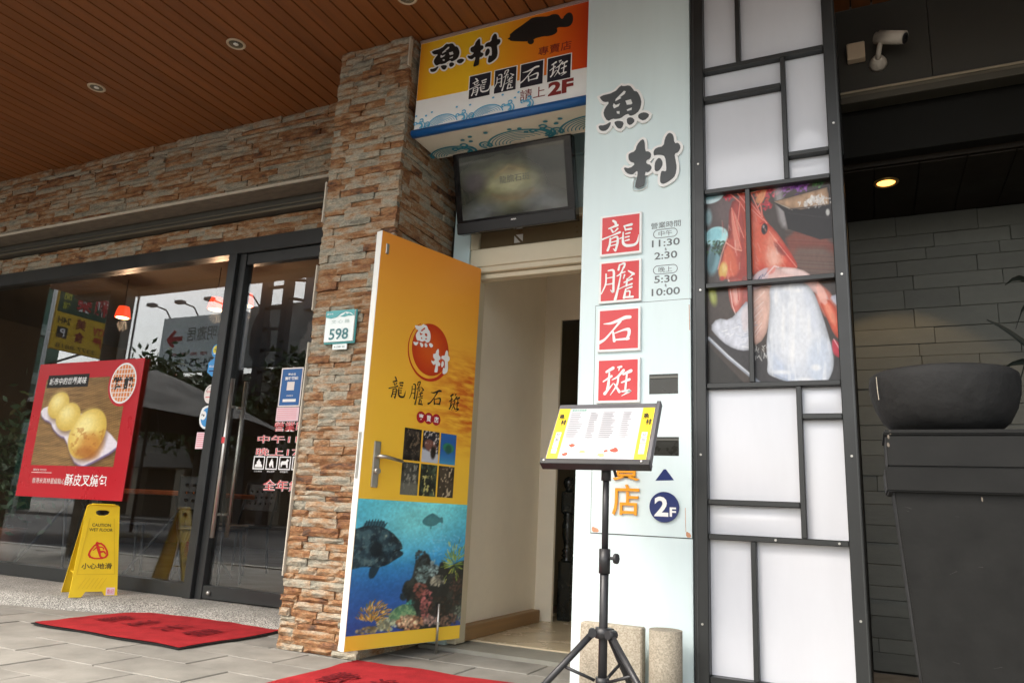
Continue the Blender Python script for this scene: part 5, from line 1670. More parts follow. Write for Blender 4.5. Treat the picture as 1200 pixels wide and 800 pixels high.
# squid
SQ = [(262, 432), (300, 415), (350, 412), (396, 420), (424, 450), (448, 520), (470, 600), (484, 672), (474, 720), (440, 762), (380, 766), (330, 752), (270, 738), (244, 726), (250, 690), (244, 640), (256, 560), (266, 490)]
P1(SQ, (206, 213, 226), 1.8, 1, 2, 7, .06)
P1([(276, 440), (340, 424), (392, 432), (420, 500), (430, 620), (380, 690), (300, 680), (262, 620), (272, 520)], (226, 231, 240), 18, .9)
P1([(400, 620), (470, 600), (476, 690), (440, 752), (390, 740)], (190, 204, 226), 14, .7); P1([(250, 640), (300, 690), (380, 760), (262, 732)], (182, 196, 222), 10, .8); P1([(380, 430), (416, 470), (440, 560), (410, 600)], (206, 214, 230), 8, .7)
m_ = cv.pm(smooth_pts(px(SQ), 2), 2)
cv.put(m_ * np.clip((vnoise(SH, SW, (5, 26), 44, 3) - .54) * 4, 0, .5), (244, 247, 252)); cv.put(m_ * np.clip((vnoise(SH, SW, (5, 22), 45, 3) - .58) * 4, 0, .35), (190, 198, 214))
for x_, y_, a_, b_ in ((286, 470, 7, 26), (330, 440, 18, 7), (366, 446, 16, 6), (310, 560, 6, 60), (352, 520, 5, 40), (402, 560, 5, 36), (340, 650, 7, 40), (420, 700, 16, 10), (300, 720, 26, 6), (380, 742, 30, 7)):
    E1(x_, y_, a_, b_, (252, 253, 255), 4, 4, .75)
L1([(270, 730), (330, 750), (392, 764), (440, 756)], 2, (120, 136, 170), 2, .6)
cv.mul(.94 + .12 * vnoise(SH, SW, 60, 9, 2))
cv.a[:] = np.clip(cv.a * (1.22 - .30 * cv.a), 0, 1)
picture('seafood_photo', Frame((0, LY + .044, 0)), -.632, 1.345, -.086, 2.295, cv, attr_mat('photo_film', .25, .3), lat)

# ================================================================= menu stand
mx0, my0 = -.925, 2.83
ms = thing('menu_stand', 'black tripod stand holding a tilted menu tray', 'stand', (mx0, my0, 0))
cyl('pole', (mx0, my0, .13), (mx0, my0, .62), .0165, BLACKPL, ms)
cyl('upper_pole', (mx0, my0, .62), (mx0, my0, .93), .0125, BLACKPL, ms)
cyl('collar', (mx0, my0, .555), (mx0, my0, .645), .0215, BLACKPL, ms)
kb = cyl('clamp_knob', (mx0 + .042, my0 - .008, .612), (mx0 + .054, my0 - .010, .612), .019, BLACKPL, ms, n=8)
cyl('knob_shaft', (mx0 + .015, my0, .612), (mx0 + .043, my0 - .006, .612), .006, BLACKPL, ms, n=8)
cyl('leg_hub', (mx0, my0, .325), (mx0, my0, .362), .03, BLACKPL, ms)
cyl('sliding_hub', (mx0, my0, .16), (mx0, my0, .19), .025, BLACKPL, ms)
for a in (200, 335, 80):
    c_, s_ = math.cos(R(a)), math.sin(R(a))
    lg = tube('leg', [(mx0 + c_ * .035, my0 + s_ * .035, .345), (mx0 + c_ * .34, my0 + s_ * .34, .012)], .0125, BLACKPL, ms, 10)
    tube('brace', [(mx0 + c_ * .028, my0 + s_ * .028, .178), (mx0 + c_ * .15, my0 + s_ * .15, .222)], .006, BLACKPL, lg)
    cyl('hinge_bolt', (mx0 + c_ * .04 - s_ * .02, my0 + s_ * .04 + c_ * .02, .342), (mx0 + c_ * .04 + s_ * .02, my0 + s_ * .04 - c_ * .02, .342), .016, BLACKPL, lg, n=10)
    cyl('rubber_foot', (mx0 + c_ * .335, my0 + s_ * .335, 0), (mx0 + c_ * .345, my0 + s_ * .345, .03), .017, RUBBER, lg, n=10)
cyl('tray_socket', (mx0, my0, .90), (mx0, my0, .965), .019, BLACKPL, ms)
tube('socket_lever', [(mx0 + .018, my0 - .012, .95), (mx0 + .035, my0 - .014, .945), (mx0 + .045, my0 - .014, .915)], .006, BLACKPL, ms)
# tilted tray written in its own frame: o lower left front corner, v runs up the slope
TL = R(58)
tray_o = Vector((-1.168, 2.775, .967))
tv_ = Vector((0, math.cos(TL), math.sin(TL)))
FM = Frame(tray_o, (1, 0, 0), tv_)
TWm, THm = .435, .295
def slab(name, x0, x1, y0, y1, d0, d1, m_, par):
    v = [FM.p(x_, y_, d_) for x_ in (x0, x1) for y_ in (y0, y1) for d_ in (d0, d1)]
    bm = bmesh.new(); vs = [bm.verts.new(q) for q in v]
    for q in [(0, 1, 3, 2), (4, 6, 7, 5), (0, 4, 5, 1), (2, 3, 7, 6), (0, 2, 6, 4), (1, 5, 7, 3)]:
        bm.faces.new([vs[k] for k in q])
    bmesh.ops.recalc_face_normals(bm, faces=bm.faces)
    bmesh.ops.bevel(bm, geom=list(bm.edges), offset=.002, segments=1, affect='EDGES')
    return bm_obj(name, bm, m_, par)
TRAY = mat('tray_grey_metal', srgb=(104, 104, 108), rough=.4, metal=.4, var=.05, vscale=8)
slab('tray', 0, TWm, 0, THm, -.018, 0, TRAY, ms)
slab('ledge', -.004, TWm + .002, -.026, -.0005, -.018, .024, BLACKPL, ms)
slab('side_lip', TWm - .016, TWm, .0005, THm, .0005, .014, TRAY, ms)
for x_ in (.012, TWm - .03):
    cyl('ledge_screw', FM.p(x_, -.012, .024), FM.p(x_, -.012, .027), .004, STEEL, ms, n=8)
mn = thing('menu_sheet', 'white menu sheet with yellow side bands lying on the tripod tray', 'menu', FM.p(.2, .13, .01))
cv = Canvas(150, 104, (200, 200, 204))
picture('paper', FM.up(.004), .008, .002, TWm - .02, .268, cv, attr_mat('menu_paper', .35), mn)
FMn = FM.up(.0052)
YB = mat('menu_yellow', srgb=(250, 212, 40), rough=.4, var=.03, vscale=20)
for x0 in (.009, TWm - .069):
    rect('yellow_band', FMn, x0, .003, x0 + .048, .267, YB, mn)
    logo(FMn, FISH, x0 + .02, .222, .026, .032, BLACKINK, mn, base=.0004)
    logo(FMn, VILLAGE, x0 + .032, .192, .024, .034, BLACKINK, mn, base=.0004)
    for i, c in enumerate('龍膽石斑'):
        rect('mini_tile', FMn.up(.0006), x0 + .014, .118 - i * .027, x0 + .036, .142 - i * .027, WHITE, mn)
        text('lettering', FMn.up(.0012), c, x0 + .025, .130 - i * .027, .018, .019, GREYINK, mn)
text('heading', FMn, '嚴選合菜推薦', .097, .258, .062, .011, mat('green_print', srgb=(50, 160, 130), rough=.5), mn)
LIGHTINK = mat('pale_grey_print', srgb=(120, 120, 126), rough=.5)
ln = []
rs = random.Random(4)
for colx, w_ in ((.066, .06), (.150, .035), (.205, .06), (.290, .04)):
    for i in range(14):
        y_ = .242 - i * .0098
        ln.append(([(colx, y_), (colx + w_ * rs.uniform(.6, 1), y_)], .0022))
strokes('menu_lines', FMn, ln, LIGHTINK, mn)
DISHES = [mat('dish_' + n_, srgb=c_, rough=.5, var=.3, vscale=120) for n_, c_ in (('red', (190, 84, 60)), ('tan', (222, 170, 120)), ('brown', (170, 70, 50)))]
PLW = mat('dish_plate', srgb=(228, 230, 232), rough=.4)
for x_, y_, r_, k_ in ((.105, .075, .024, 0), (.085, .032, .022, 0), (.155, .045, .024, 1), (.235, .03, .026, 1), (.285, .055, .030, 2), (.250, .05, .014, 0)):
    disc('dish_plate', FMn, x_, y_, r_, r_ * .7, PLW, mn, 20)
    poly('dish', FMn.up(.0006), [smooth_pts([(x_ + r_ * .68 * math.cos(a_) * rs.uniform(.6, 1.1), y_ + r_ * .45 * math.sin(a_) * rs.uniform(.6, 1.1)) for a_ in np.linspace(0, 6.0, 9)], 1)], DISHES[k_], mn)

# ================================================================= stones in front of the sign column
cb = tag(box('concrete_block', (-1.150, -.880), (3.20, 3.262), (0, .325), CONC, None, .006), 'rectangular rough concrete block standing before the white sign column', 'block')
cc = tag(cyl('concrete_cylinder', (-.785, 3.215, 0), (-.785, 3.215, .328), .067, CONC, None, n=32), 'short concrete cylinder beside the rectangular block', 'bollard')

# ================================================================= planter and bowl
pt = thing('planter', 'tall black square tapered planter at the right edge', 'planter', (.245, 2.86, 0))
POT = mat('scuffed_black_planter', srgb=(27, 27, 26), rough=.58, spec=.2, var=.22, vscale=9, bump=.15, bscale=30)
def taper(name, x0, x1, y0, y1, z0, dx, z1, dx1, m_, par):
    v = []
    for z, d in ((z0, dx), (z1, dx1)):
        v += [(x0 + d, y0 + d, z), (x1 - d, y0 + d, z), (x1 - d, y1 - d, z), (x0 + d, y1 - d, z)]
    bm = bmesh.new(); vs = [bm.verts.new(q) for q in v]
    for q in [(0, 3, 2, 1), (4, 5, 6, 7), (0, 1, 5, 4), (1, 2, 6, 5), (2, 3, 7, 6), (3, 0, 4, 7)]:
        bm.faces.new([vs[k] for k in q])
    bmesh.ops.bevel(bm, geom=list(bm.edges), offset=.005, segments=2, affect='EDGES')
    return bm_obj(name, bm, m_, par)
BX0, BX1, BY0, BY1 = .050, .440, 2.64, 3.03
taper('body', BX0, BX1, BY0, BY1, 0, .085, .965, .012, POT, pt)
taper('rim', BX0, BX1, BY0, BY1, .880, .0, .955, -.004, POT, pt)
taper('neck', BX0, BX1, BY0, BY1, .956, .006, 1.055, .004, POT, pt)
taper('top_edge', BX0, BX1, BY0, BY1, 1.056, -.001, 1.072, -.001, POT, pt)
CHIP = mat('chipped_edge', srgb=(104, 96, 86), rough=.9, var=.3, vscale=90)
for x_, z_, w_ in ((.060, 1.02, .008), (.062, 1.045, .006), (.436, 1.03, .006), (.43, .78, .006), (.425, .70, .008), (.418, .62, .006), (.3, .86, .004), (.068, 1.058, .006)):
    poly('chip', Frame((0, BY0 + .003, 0)), [smooth_pts([(x_ - w_ / 2, z_), (x_ + w_ / 2, z_ - .004), (x_ + w_ * .6, z_ + .008), (x_ - w_ * .2, z_ + .013)], 1)], CHIP, pt)
r4 = random.Random(15)
SCR = mat('planter_scratch', srgb=(46, 45, 43), rough=.7, var=.3, vscale=60)
sl_ = []
for i in range(9):
    z_ = r4.uniform(.25, .86); tt_ = .085 + (.012 - .085) * z_ / .965
    x_ = r4.uniform(BX0 + tt_ + .02, BX1 - tt_ - .06); l_ = r4.uniform(.006, .025); a_ = r4.uniform(-.5, .5)
    sl_.append(([(x_, z_), (x_ + l_ * math.cos(a_), z_ + l_ * math.sin(a_))], [.0006, r4.uniform(.0008, .0022)]))
# the front face leans: draw in its own plane
dz_ = Vector((0, -(.085 - .012), .965)); FPl = Frame((0, BY0 + .085 - .0012, 0), (1, 0, 0), dz_)
stuff(strokes('scratches', FPl, sl_, SCR, pt))
for x_, z_ in ((BX0 + .03, .006), (BX1 - .035, .006)):
    poly('chip', FPl, [smooth_pts([(x_ + .04, .30), (x_ + .048, .29), (x_ + .05, .31), (x_ + .043, .325)], 1)], CHIP, pt)
bl = thing('stone_bowl', 'wide dark stone bowl resting on top of the planter', 'bowl', (.238, 2.84, 1.073))
BOWL = mat('dark_pitted_stone', srgb=(34, 34, 34), rough=.75, spec=.25, var=.25, vscale=14, bump=1.0, bscale=28)
lathe('shell', [(.02, 0), (.125, .0), (.152, .012), (.183, .04), (.206, .085), (.218, .13), (.222, .17), (.218, .196), (.208, .204), (.198, .194), (.186, .15), (.12, .05), (.02, .03)], (.238, 2.84, 1.0735), BOWL, bl, 56)
strokes('white_scratch', Frame((.040, 2.722, 1.15), (.55, -.83, 0), (0, 0, 1)), [([(0, .105), (.002, .06), (.006, .03)], .003)], PALEMORTAR, bl)
# a leafy plant growing behind the bowl, only leaves at the frame edge
pl = thing('leafy_plant', 'dark strap-leaved potted plant reaching in at the right edge above the bowl', 'plant', (.72, 3.2, 0))
LEAF = mat('dark_leaf', srgb=(18, 24, 19), rough=.35, var=.3, vscale=20)
def strap(name, pts, w, par):
    pts = [Vector(p) for p in pts]
    v, f = [], []
    n = len(pts)
    for i, p in enumerate(pts):
        k_ = w * math.sin(math.pi * (0.12 + .86 * i / (n - 1))) + .002
        v += [p + Vector((0, -.2 * k_, -k_ * .6)), p + Vector((0, .3 * k_, 0)), p + Vector((0, -.2 * k_, k_ * .6))]
    for i in range(n - 1):
        for j in (0, 1):
            a = i * 3 + j
            f.append((a, a + 1, a + 4, a + 3))
    return obj(name, new_mesh(name, v, f, LEAF, True), par)
lathe('pot', [(.13, 0), (.15, .01), (.19, .5), (.20, .52), (.17, .52), (.16, .46)], (.72, 3.2, 0), POT, pl, 28)
tube('stem', [(.72, 3.2, .46), (.71, 3.18, 1.1), (.68, 3.15, 1.4)], [.022, .018, .012], LEAF, pl)
ends = [(.405, 3.0, 1.50, 1.44), (.435, 2.98, 1.32, 1.42)]
r3 = random.Random(6)
for i in range(26):
    a_ = R(r3.uniform(-130, 130)); q_ = r3.uniform(.25, .42)
    ends.append((.70 + q_ * math.cos(a_), 3.16 + q_ * math.sin(a_), r3.uniform(1.15, 1.75), r3.uniform(1.5, 1.85)))
for i, (ex, ey, ez, mz) in enumerate(ends):
    a = Vector((.69, 3.15, 1.18 + .009 * i)); c = Vector((ex, ey, ez)); mm = (a + c) / 2; mm.z = mz
    strap('leaf', [a * (1 - t_) ** 2 + mm * 2 * t_ * (1 - t_) + c * t_ ** 2 for t_ in np.linspace(0, 1, 9)], .024, pl)

# ================================================================= dark recess at the right
fa = thing('dark_fascia', 'dark grey panelled fascia over the right hand recess', 'fascia', (.7, 4.05, 3.0))
for i, (a, b_) in enumerate(((-.03, .415), (.417, .86), (.862, 1.4))):
    box('panel', (a, b_), (4.055 + .0015 * i, 4.12), (3.075, CEIL - .001), DARKP, fa, .002)
box('rail', (-.03, 1.6), (4.03, 4.12), (3.035, 3.074), RAIL, fa, .004)
box('rail', (-.03, 1.6), (4.015, 4.12), (2.995, 3.034), mat('dark_rail', srgb=(84, 80, 70), rough=.45, metal=.4), fa, .004)
box('rail_bead', (-.03, 1.6), (4.018, 4.03), (3.055, 3.068), mat('light_rail', srgb=(170, 158, 136), rough=.4, metal=.5), fa, .003)
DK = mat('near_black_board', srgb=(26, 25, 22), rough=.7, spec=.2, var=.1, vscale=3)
structure(box('recess_transom', (-.03, 1.7), (4.14, 4.22), (2.735, 3.1), DK))
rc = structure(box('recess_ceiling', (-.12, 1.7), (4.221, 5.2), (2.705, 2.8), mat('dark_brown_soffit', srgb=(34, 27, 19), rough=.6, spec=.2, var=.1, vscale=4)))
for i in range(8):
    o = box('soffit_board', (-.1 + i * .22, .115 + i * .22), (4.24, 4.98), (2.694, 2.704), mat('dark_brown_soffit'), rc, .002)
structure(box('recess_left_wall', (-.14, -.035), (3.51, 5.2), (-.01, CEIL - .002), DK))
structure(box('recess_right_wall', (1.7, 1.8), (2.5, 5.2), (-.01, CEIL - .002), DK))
rw = structure(box('tiled_wall', (-.034, 1.7), (5.02, 5.2), (-.01, 2.703), mat('tile_joint', srgb=(58, 58, 54), rough=.9)))
GT = mat('grey_stone_tile', srgb=(104, 106, 100), rough=.65, var=.12, vscale=8, objvar=.10, bump=.3, bscale=90, stretch=(1, 1, 2))
rnd = random.Random(77)
tme = {}
z = 0.0; row = 0
while z < 2.69:
    hh = rnd.choice((.075, .09, .10, .12))
    if z + hh > 2.66:
        hh = 2.70 - z
    x = -.034 - rnd.uniform(0, .3)
    while x < 1.2:
        w_ = rnd.uniform(.28, .62)
        a, b_ = max(x, -.034), min(x + w_, 1.3)
        if b_ - a > .03:
            box('wall_tile', (a + .0012, b_ - .0012), (5.004 - rnd.uniform(0, .008), 5.019), (z + .0012, z + hh - .0012), GT, rw, .0015)
        x += w_
    z += hh
# lit downlight in the recess
LX, LYY, LZ = .178, 4.43, 2.694
dl = thing('lit_downlight', 'small glowing warm downlight in the dark recess', 'ceiling light', (LX, LYY, LZ))
lathe('rim', [(.048, -.002), (.050, -.009), (.062, -.009), (.067, -.003), (.067, -.0005)], (LX, LYY, LZ), mat('brass_rim', srgb=(196, 160, 96), rough=.3, metal=.6), dl, 28)
lathe('glow', [(.002, -.003), (.025, -.0035), (.0475, -.004), (.0478, -.001)], (LX, LYY, LZ), mat('warm_glow', (1, .7, .3), emit=(1.0, .42, .08), es=1.3), dl, 24)
sl = bpy.data.lights.new('downlight_beam', 'SPOT'); sl.energy = 6; sl.color = (1, .65, .3); sl.spot_size = R(90); sl.shadow_soft_size = .03
so = bpy.data.objects.new('downlight_beam', sl); COL.objects.link(so); adopt(so, dl); so.location = (LX, LYY, LZ - .012)
# surveillance camera and its box
CCW = mat('cctv_white', srgb=(214, 204, 190), rough=.4, var=.04, vscale=10)
jb = tag(box('junction_box', (.015, .105), (4.0, 4.052), (3.245, 3.345), mat('junction_beige', srgb=(214, 192, 164), rough=.5, var=.04, vscale=8), None, .005), 'small beige junction box on the dark fascia', 'junction box')
cc_ = thing('surveillance_camera', 'white bullet surveillance camera mounted on the dark fascia', 'camera', (.15, 4.05, 3.24))
lathe('mount', [(.012, .06), (.03, .05), (.042, .02), (.045, 0)], (0, 0, 0), CCW, cc_, 20)
mt = [o for o in cc_.children if o.name.startswith('mount')][0]
mt.matrix_basis = Matrix.Translation((.165, 4.053, 3.215)) @ Matrix.Rotation(R(90), 4, 'X')
tube('arm', [(.165, 4.0, 3.215), (.167, 3.972, 3.23), (.18, 3.968, 3.30)], .013, CCW, cc_, 10)
p0, p1 = Vector((.160, 3.975, 3.328)), Vector((.272, 3.935, 3.272))
cyl('housing', p0, p1, .031, CCW, cc_, n=24)
d_ = (p1 - p0).normalized()
cyl('hood', p0 + d_ * .02 + Vector((0, 0, .006)), p1 + d_ * .025 + Vector((0, 0, .005)), .034, CCW, cc_, n=24)
cyl('lens_ring', p1 + d_ * .0252, p1 + d_ * .0262, .029, BLACKPL, cc_, n=20)
cyl('lens', p1 + d_ * .0264, p1 + d_ * .03, .015, mat('lens_glass', srgb=(16, 16, 20), rough=.05), cc_, n=16)

# ================================================================= red food poster on a stand inside the window
PYA = 4.070
po = thing('food_poster', 'red poster of three golden buns on a white plate, fixed to the shop window', 'poster', (-6.0, PYA, PLAT))
PXa, PXb, PZa, PZb = -6.535, -5.225, .715, 1.845
POSTER = mat('poster_red', srgb=(188, 30, 42), rough=.3, var=.03, vscale=2)
box('board', (PXa, PXb), (PYA, PYA + .012), (PZa, PZb), POSTER, po, .003)
for xx in (PXa + .12, PXb - .12):
    for zz in (PZa + .1, PZb - .1):
        cyl('suction_pad', (xx, PYA + .012, zz), (xx, 4.0975, zz), .022, mat('clear_rubber', srgb=(180, 180, 176), rough=.4), po, n=12)
FPo = Frame((0, PYA, 0), lift=.001)
W, Hh = 150, 148
cv = Canvas(W, Hh, (176, 136, 84))
# bamboo mat: fine slanted slats
ph = (cv.Y + cv.X * .32) / 4.2
cv.mul(.80 + .22 * np.sin(ph * 2 * np.pi) * .5 + .35 * (vnoise(Hh, W, (40, 6), 2, 3) - .5))
cv.put(np.clip((np.sin(ph * 2 * np.pi) - .86) * 5, 0, .5), (104, 66, 34))
PLT = [(-2, 52), (20, 44), (96, 66), (150, 106), (150, 118), (100, 146), (92, 146), (76, 138), (56, 100), (44, 97), (28, 84), (24, 74), (6, 68)]
cv.poly([(x + 3, y + 6) for x, y in PLT], (66, 46, 40), 8, .75, 1)
cv.poly([(x + 1, y + 3) for x, y in PLT], (126, 110, 150), 3, 1, 1)
cv.poly(PLT, (232, 224, 232), 2, 1, 1)
cv.poly([(56, 84), (100, 74), (140, 106), (98, 136), (84, 130)], (206, 196, 212), 8, .8, 1)
for cx, cy, rx, ry, an in ((32, 46, 19, 23, 15), (54, 66, 22, 24, 20), (94, 94, 31, 42, 18)):
    cv.ell(cx + 3, cy + 6, rx, ry, (120, 88, 60), an, 8, .7)
    cv.ell(cx, cy, rx, ry, (214, 180, 84), an, 2)
    cv.ell(cx - rx * .12, cy - ry * .15, rx * .8, ry * .8, (238, 212, 122), an, 12, .9)
    cv.ell(cx - rx * .2, cy - ry * .3, rx * .45, ry * .42, (250, 234, 160), an, 12, .9)
cv.ell(104, 112, 20, 18, (196, 130, 58), 20, 14, .8); cv.ell(98, 126, 20, 10, (168, 100, 44), 10, 8, .7)
nz = vnoise(Hh, W, 22, 14, 3)
cv.put(cv.pm(disc_pts(94, 94, 30, 40), 6) * np.clip((nz - .56) * 5, 0, .5) * (cv.Y > 84), (170, 104, 46))
cv.mul(.96 + .08 * vnoise(Hh, W, 50, 5, 2))
picture('bun_photo', FPo, PXa + .13, PZa + .26, PXb - .155, PZb - .14, cv, attr_mat('poster_film', .25), po)
for dx in (0,):
    rect('caption_strip', FPo.up(.0012), PXa + .15, PZb - .215, PXa + .68, PZb - .105, BLACKINK, po)
    text('lettering', FPo.up(.0022), '城市中的世界美味', PXa + .415, PZb - .16, .48, .062, WHITE, po, .01, 0, .15)
disc('badge_edge', FPo.up(.0012), PXb - .20, PZb - .20, .175, .19, POSTER, po, 36)
bdg = disc('badge', FPo.up(.0022), PXb - .20, PZb - .20, .152, .168, WHITE, po, 36)
disc('badge_field', FPo.up(.0030), PXb - .20, PZb - .20, .138, .152, mat('badge_orange', srgb=(222, 134, 70), rough=.4, var=.1, vscale=30), bdg, 36)
gl = []
for i in range(-3, 4):
    q_ = math.sqrt(max(0, 1 - (i * .25) ** 2))
    gl.append(([(PXb - .2 + i * .034, PZb - .2 - .15 * q_), (PXb - .2 + i * .034, PZb - .2 + .15 * q_)], .008))
    gl.append(([(PXb - .2 - .137 * q_, PZb - .2 + i * .038), (PXb - .2 + .137 * q_, PZb - .2 + i * .038)], .008))
strokes('badge_lattice', FPo.up(.0036), gl, CREAM, bdg)
text('lettering', FPo.up(.006), '糕 記', PXb - .20, PZb - .20, .24, .11, BLACKINK, bdg, .04)
text('lettering', FPo.up(.001), '酥皮叉燒包', PXa + .86, PZa + .15, .50, .095, WHITE, po, .01)
text('lettering', FPo.up(.001), '香港米其林星級點心', PXa + .40, PZa + .135, .42, .045, CREAM, po)
text('lettering', FPo.up(.001), 'BRICK FOOD', PXa + .265, PZa + .222, .17, .018, CREAM, po)
rect('rule', FPo.up(.001), PXa + .16, PZa + .198, PXa + .42, PZa + .202, CREAM, po)

# ================================================================= caution sign
cs_rot = R(65)
cs = thing('wet_floor_sign', 'yellow folding wet floor caution sign standing by the shop window', 'caution sign', (-4.978, 3.741, .074), (0, 0, cs_rot))
Hs, half, spread = .615, .15, .14
def leaf(sgn):
    """one A-frame leaf; local x across, leaning so its foot is at y = sgn*spread"""
    v_ = Vector((0, -sgn * spread, Hs)).normalized()
    fr = Frame((0, sgn * spread, 0), (1, 0, 0) if sgn < 0 else (-1, 0, 0), v_)
    Ls = math.hypot(spread, Hs)
    t_ = .098
    out = [(-half, 0), (-half + .075, 0), (-half + .098, .035), (half - .098, .035), (half - .075, 0), (half, 0), (t_ + .008, Ls - .012), (t_ - .004, Ls), (-t_ + .004, Ls), (-t_ - .008, Ls - .012)]
    hole = [(-.048, Ls - .038), (.048, Ls - .038), (.040, Ls - .078), (-.040, Ls - .078)]
    poly('leaf', fr.up(-.012), [out, smooth_pts(hole, 1)], YELLOWPL, cs, .012)
    return fr, Ls
leaf(1)
fr, Ls = leaf(-1)
# raised border and ribs
bd = [([(-.118, .15), (-.078, Ls - .10)], .006), ([(.118, .15), (.078, Ls - .10)], .006), ([(-.118, .15), (.118, .15)], .006)]
YD = mat('yellow_plastic_rib', srgb=(226, 186, 20), rough=.45)
strokes('raised_border', fr.up(.0012), bd, YD, cs)
strokes('rib', fr.up(.0012), [([(-.10 + i * .026, .055), (-.06 + i * .026, .125)], .004) for i in range(6)], YD, cs)
text('lettering', fr.up(.0012), 'CAUTION', 0, Ls - .145, .120, .022, BLACKINK, cs, .008)
text('lettering', fr.up(.0012), 'WET FLOOR', 0, Ls - .178, .150, .021, BLACKINK, cs, .008)
tri = [(-.088, .255), (.088, .255), (0, .395)]
REDS = mat('warning_red', srgb=(214, 40, 24), rough=.4)
def rtri(k):
    c_ = (0, .302)
    return smooth_pts([(c_[0] + (x - c_[0]) * k, c_[1] + (y - c_[1]) * k) for x, y in tri], 2)
poly('warning_triangle', fr.up(.0012), [rtri(1.08), rtri(.86)], REDS, cs)
strokes('slipping_figure', fr.up(.0012), [([(-.012, .345), (-.002, .318), (.008, .292)], [.018, .02, .018]), ([(-.008, .338), (-.034, .312)], [.010, .007]), ([(0, .335), (.026, .332), (.03, .32)], .008), ([(.004, .298), (.034, .306), (.046, .288)], [.016, .012, .009]), ([(.006, .296), (.014, .268), (.028, .262)], [.016, .012, .009]), ([(-.016, .360), (-.014, .362)], .018)], REDS, cs)
text('lettering', fr.up(.0012), '小心地滑', 0, .205, .190, .040, BLACKINK, cs, .012)
rect('price_tag', fr.up(.0012), .075, .01, .13, .06, PINKP, cs)
text('lettering', fr.up(.002), '香記', .102, .035, .044, .03, PINKINK, cs)
box('spreader_bar', (-.122, -.114), (-.095, .095), (.15, .16), YD, cs)
box('top_hinge', (-.075, .075), (-.016, .016), (Hs - .006, Hs + .006), YELLOWPL, cs, .004)

# ================================================================= door mats
def door_mat(name, label, x0, x1, y0, y1, rz, body, seed, z0=0.002, wav=1.0):
    c = ((x0 + x1) / 2, (y0 + y1) / 2, z0)
    t = thing(name, label, 'door mat', c, (0, 0, rz), 'red welcome mats')
    w_, h_ = x1 - x0, y1 - y0
    nx, ny = 48, 30
    rs = np.random.RandomState(seed)
    nzz = vnoise(ny + 1, nx + 1, 5, seed, 2)
    def hgt(u, v):
        i, j = int(round(u * nx)), int(round(v * ny))
        ed = 1.0 if (v > .86 or u < .04) else .25
        return .004 + wav * (nzz[min(j, ny), min(i, nx)] - .3) * .016 * ed
    v, f = [], []
    for j in range(ny + 1):
        for i in range(nx + 1):
            u_, v_ = i / nx, j / ny
            ox = .008 * math.sin(v_ * 9 + seed) if i in (0, nx) else 0
            oy = .008 * math.sin(u_ * 13 + seed) if j in (0, ny) else 0
            v.append((-w_ / 2 + u_ * w_ + ox, -h_ / 2 + v_ * h_ + oy, hgt(u_, v_) + .006))
    for j in range(ny):
        for i in range(nx):
            a = j * (nx + 1) + i
            f.append((a, a + 1, a + nx + 2, a + nx + 1))
    carpet = obj('carpet', new_mesh('carpet', v, f, REDCARPET, True), t)
    # rubber backing: slightly larger and lower
    v2 = [(x_ * 1.018, y_ * 1.028, z_ - .0052) for x_, y_, z_ in v]
    n0 = len(v2)
    rim = [i for i in range(nx + 1)] + [j * (nx + 1) + nx for j in range(1, ny + 1)] + [ny * (nx + 1) + i for i in range(nx - 1, -1, -1)] + [j * (nx + 1) for j in range(ny - 1, 0, -1)]
    v2 += [(v2[i][0], v2[i][1], v2[i][2] - .005) for i in rim]
    f2 = list(f) + [(rim[k], rim[(k + 1) % len(rim)], n0 + (k + 1) % len(rim), n0 + k) for k in range(len(rim))]
    obj('rubber_edge', new_mesh('rubber_edge', v2, f2, RUBBER, True), t)
    tx = text('lettering', Frame((0, 0, 0), (1, 0, 0), (0, 1, 0)), '  '.join(body), -.02, -.02, w_ * .74, h_ * .28, REDDARK, t, .012)
    # drape the print on the pile
    for q in tx.data.vertices:
        q.co.z = hgt((q.co.x + w_ / 2) / w_, (q.co.y + h_ / 2) / h_) + .0085 + .0045
    return t
door_mat('door_mat', 'red welcome mat with dark letters before the glass shop door', -4.46, -3.25, 3.02, 3.82, R(-1), '歡迎光臨', 3)
door_mat('door_mat', 'red welcome mat before the printed door, cut by the lower edge', -2.36, -1.28, 2.56, 3.325, R(0.5), '歡迎光臨', 9, .002, .5)

# ================================================================= arcade column, street and the far side (seen in the shop glass)
t = thing('arcade_column', 'grey metal clad column at the arcade edge, seen reflected in the window', 'column', (-9.3, 1.7, 0))
CLAD = mat('grey_cladding', srgb=(150, 144, 132), rough=.4, metal=.3, var=.06, vscale=3)
box('shaft', (-9.37, -9.03), (1.45, 1.60), (0, CEIL - .06), CLAD, t, .01)
for xx in (-9.46, -9.22):
    cyl('down_pipe', (xx, 1.40, 0), (xx, 1.40, CEIL - .06), .045, mat('pale_pipe', srgb=(206, 204, 196), rough=.4), t, n=12)
cyl('cable', (-9.0, 1.43, 0), (-9.0, 1.43, CEIL - .06), .015, BLACKPL, t, n=8)

# billboards on the far roof
bb = thing('billboard', 'white rooftop billboard with a red arrow, seen reflected in the window', 'billboard', (-37.7, -25.2, 8.4))
BW = mat('billboard_white', srgb=(244, 243, 242), rough=.6, var=.05, vscale=.5)
box('board', (-41.35, -34.2), (-25.4, -25.0), (8.6, 12.25), BW, bb, .02)
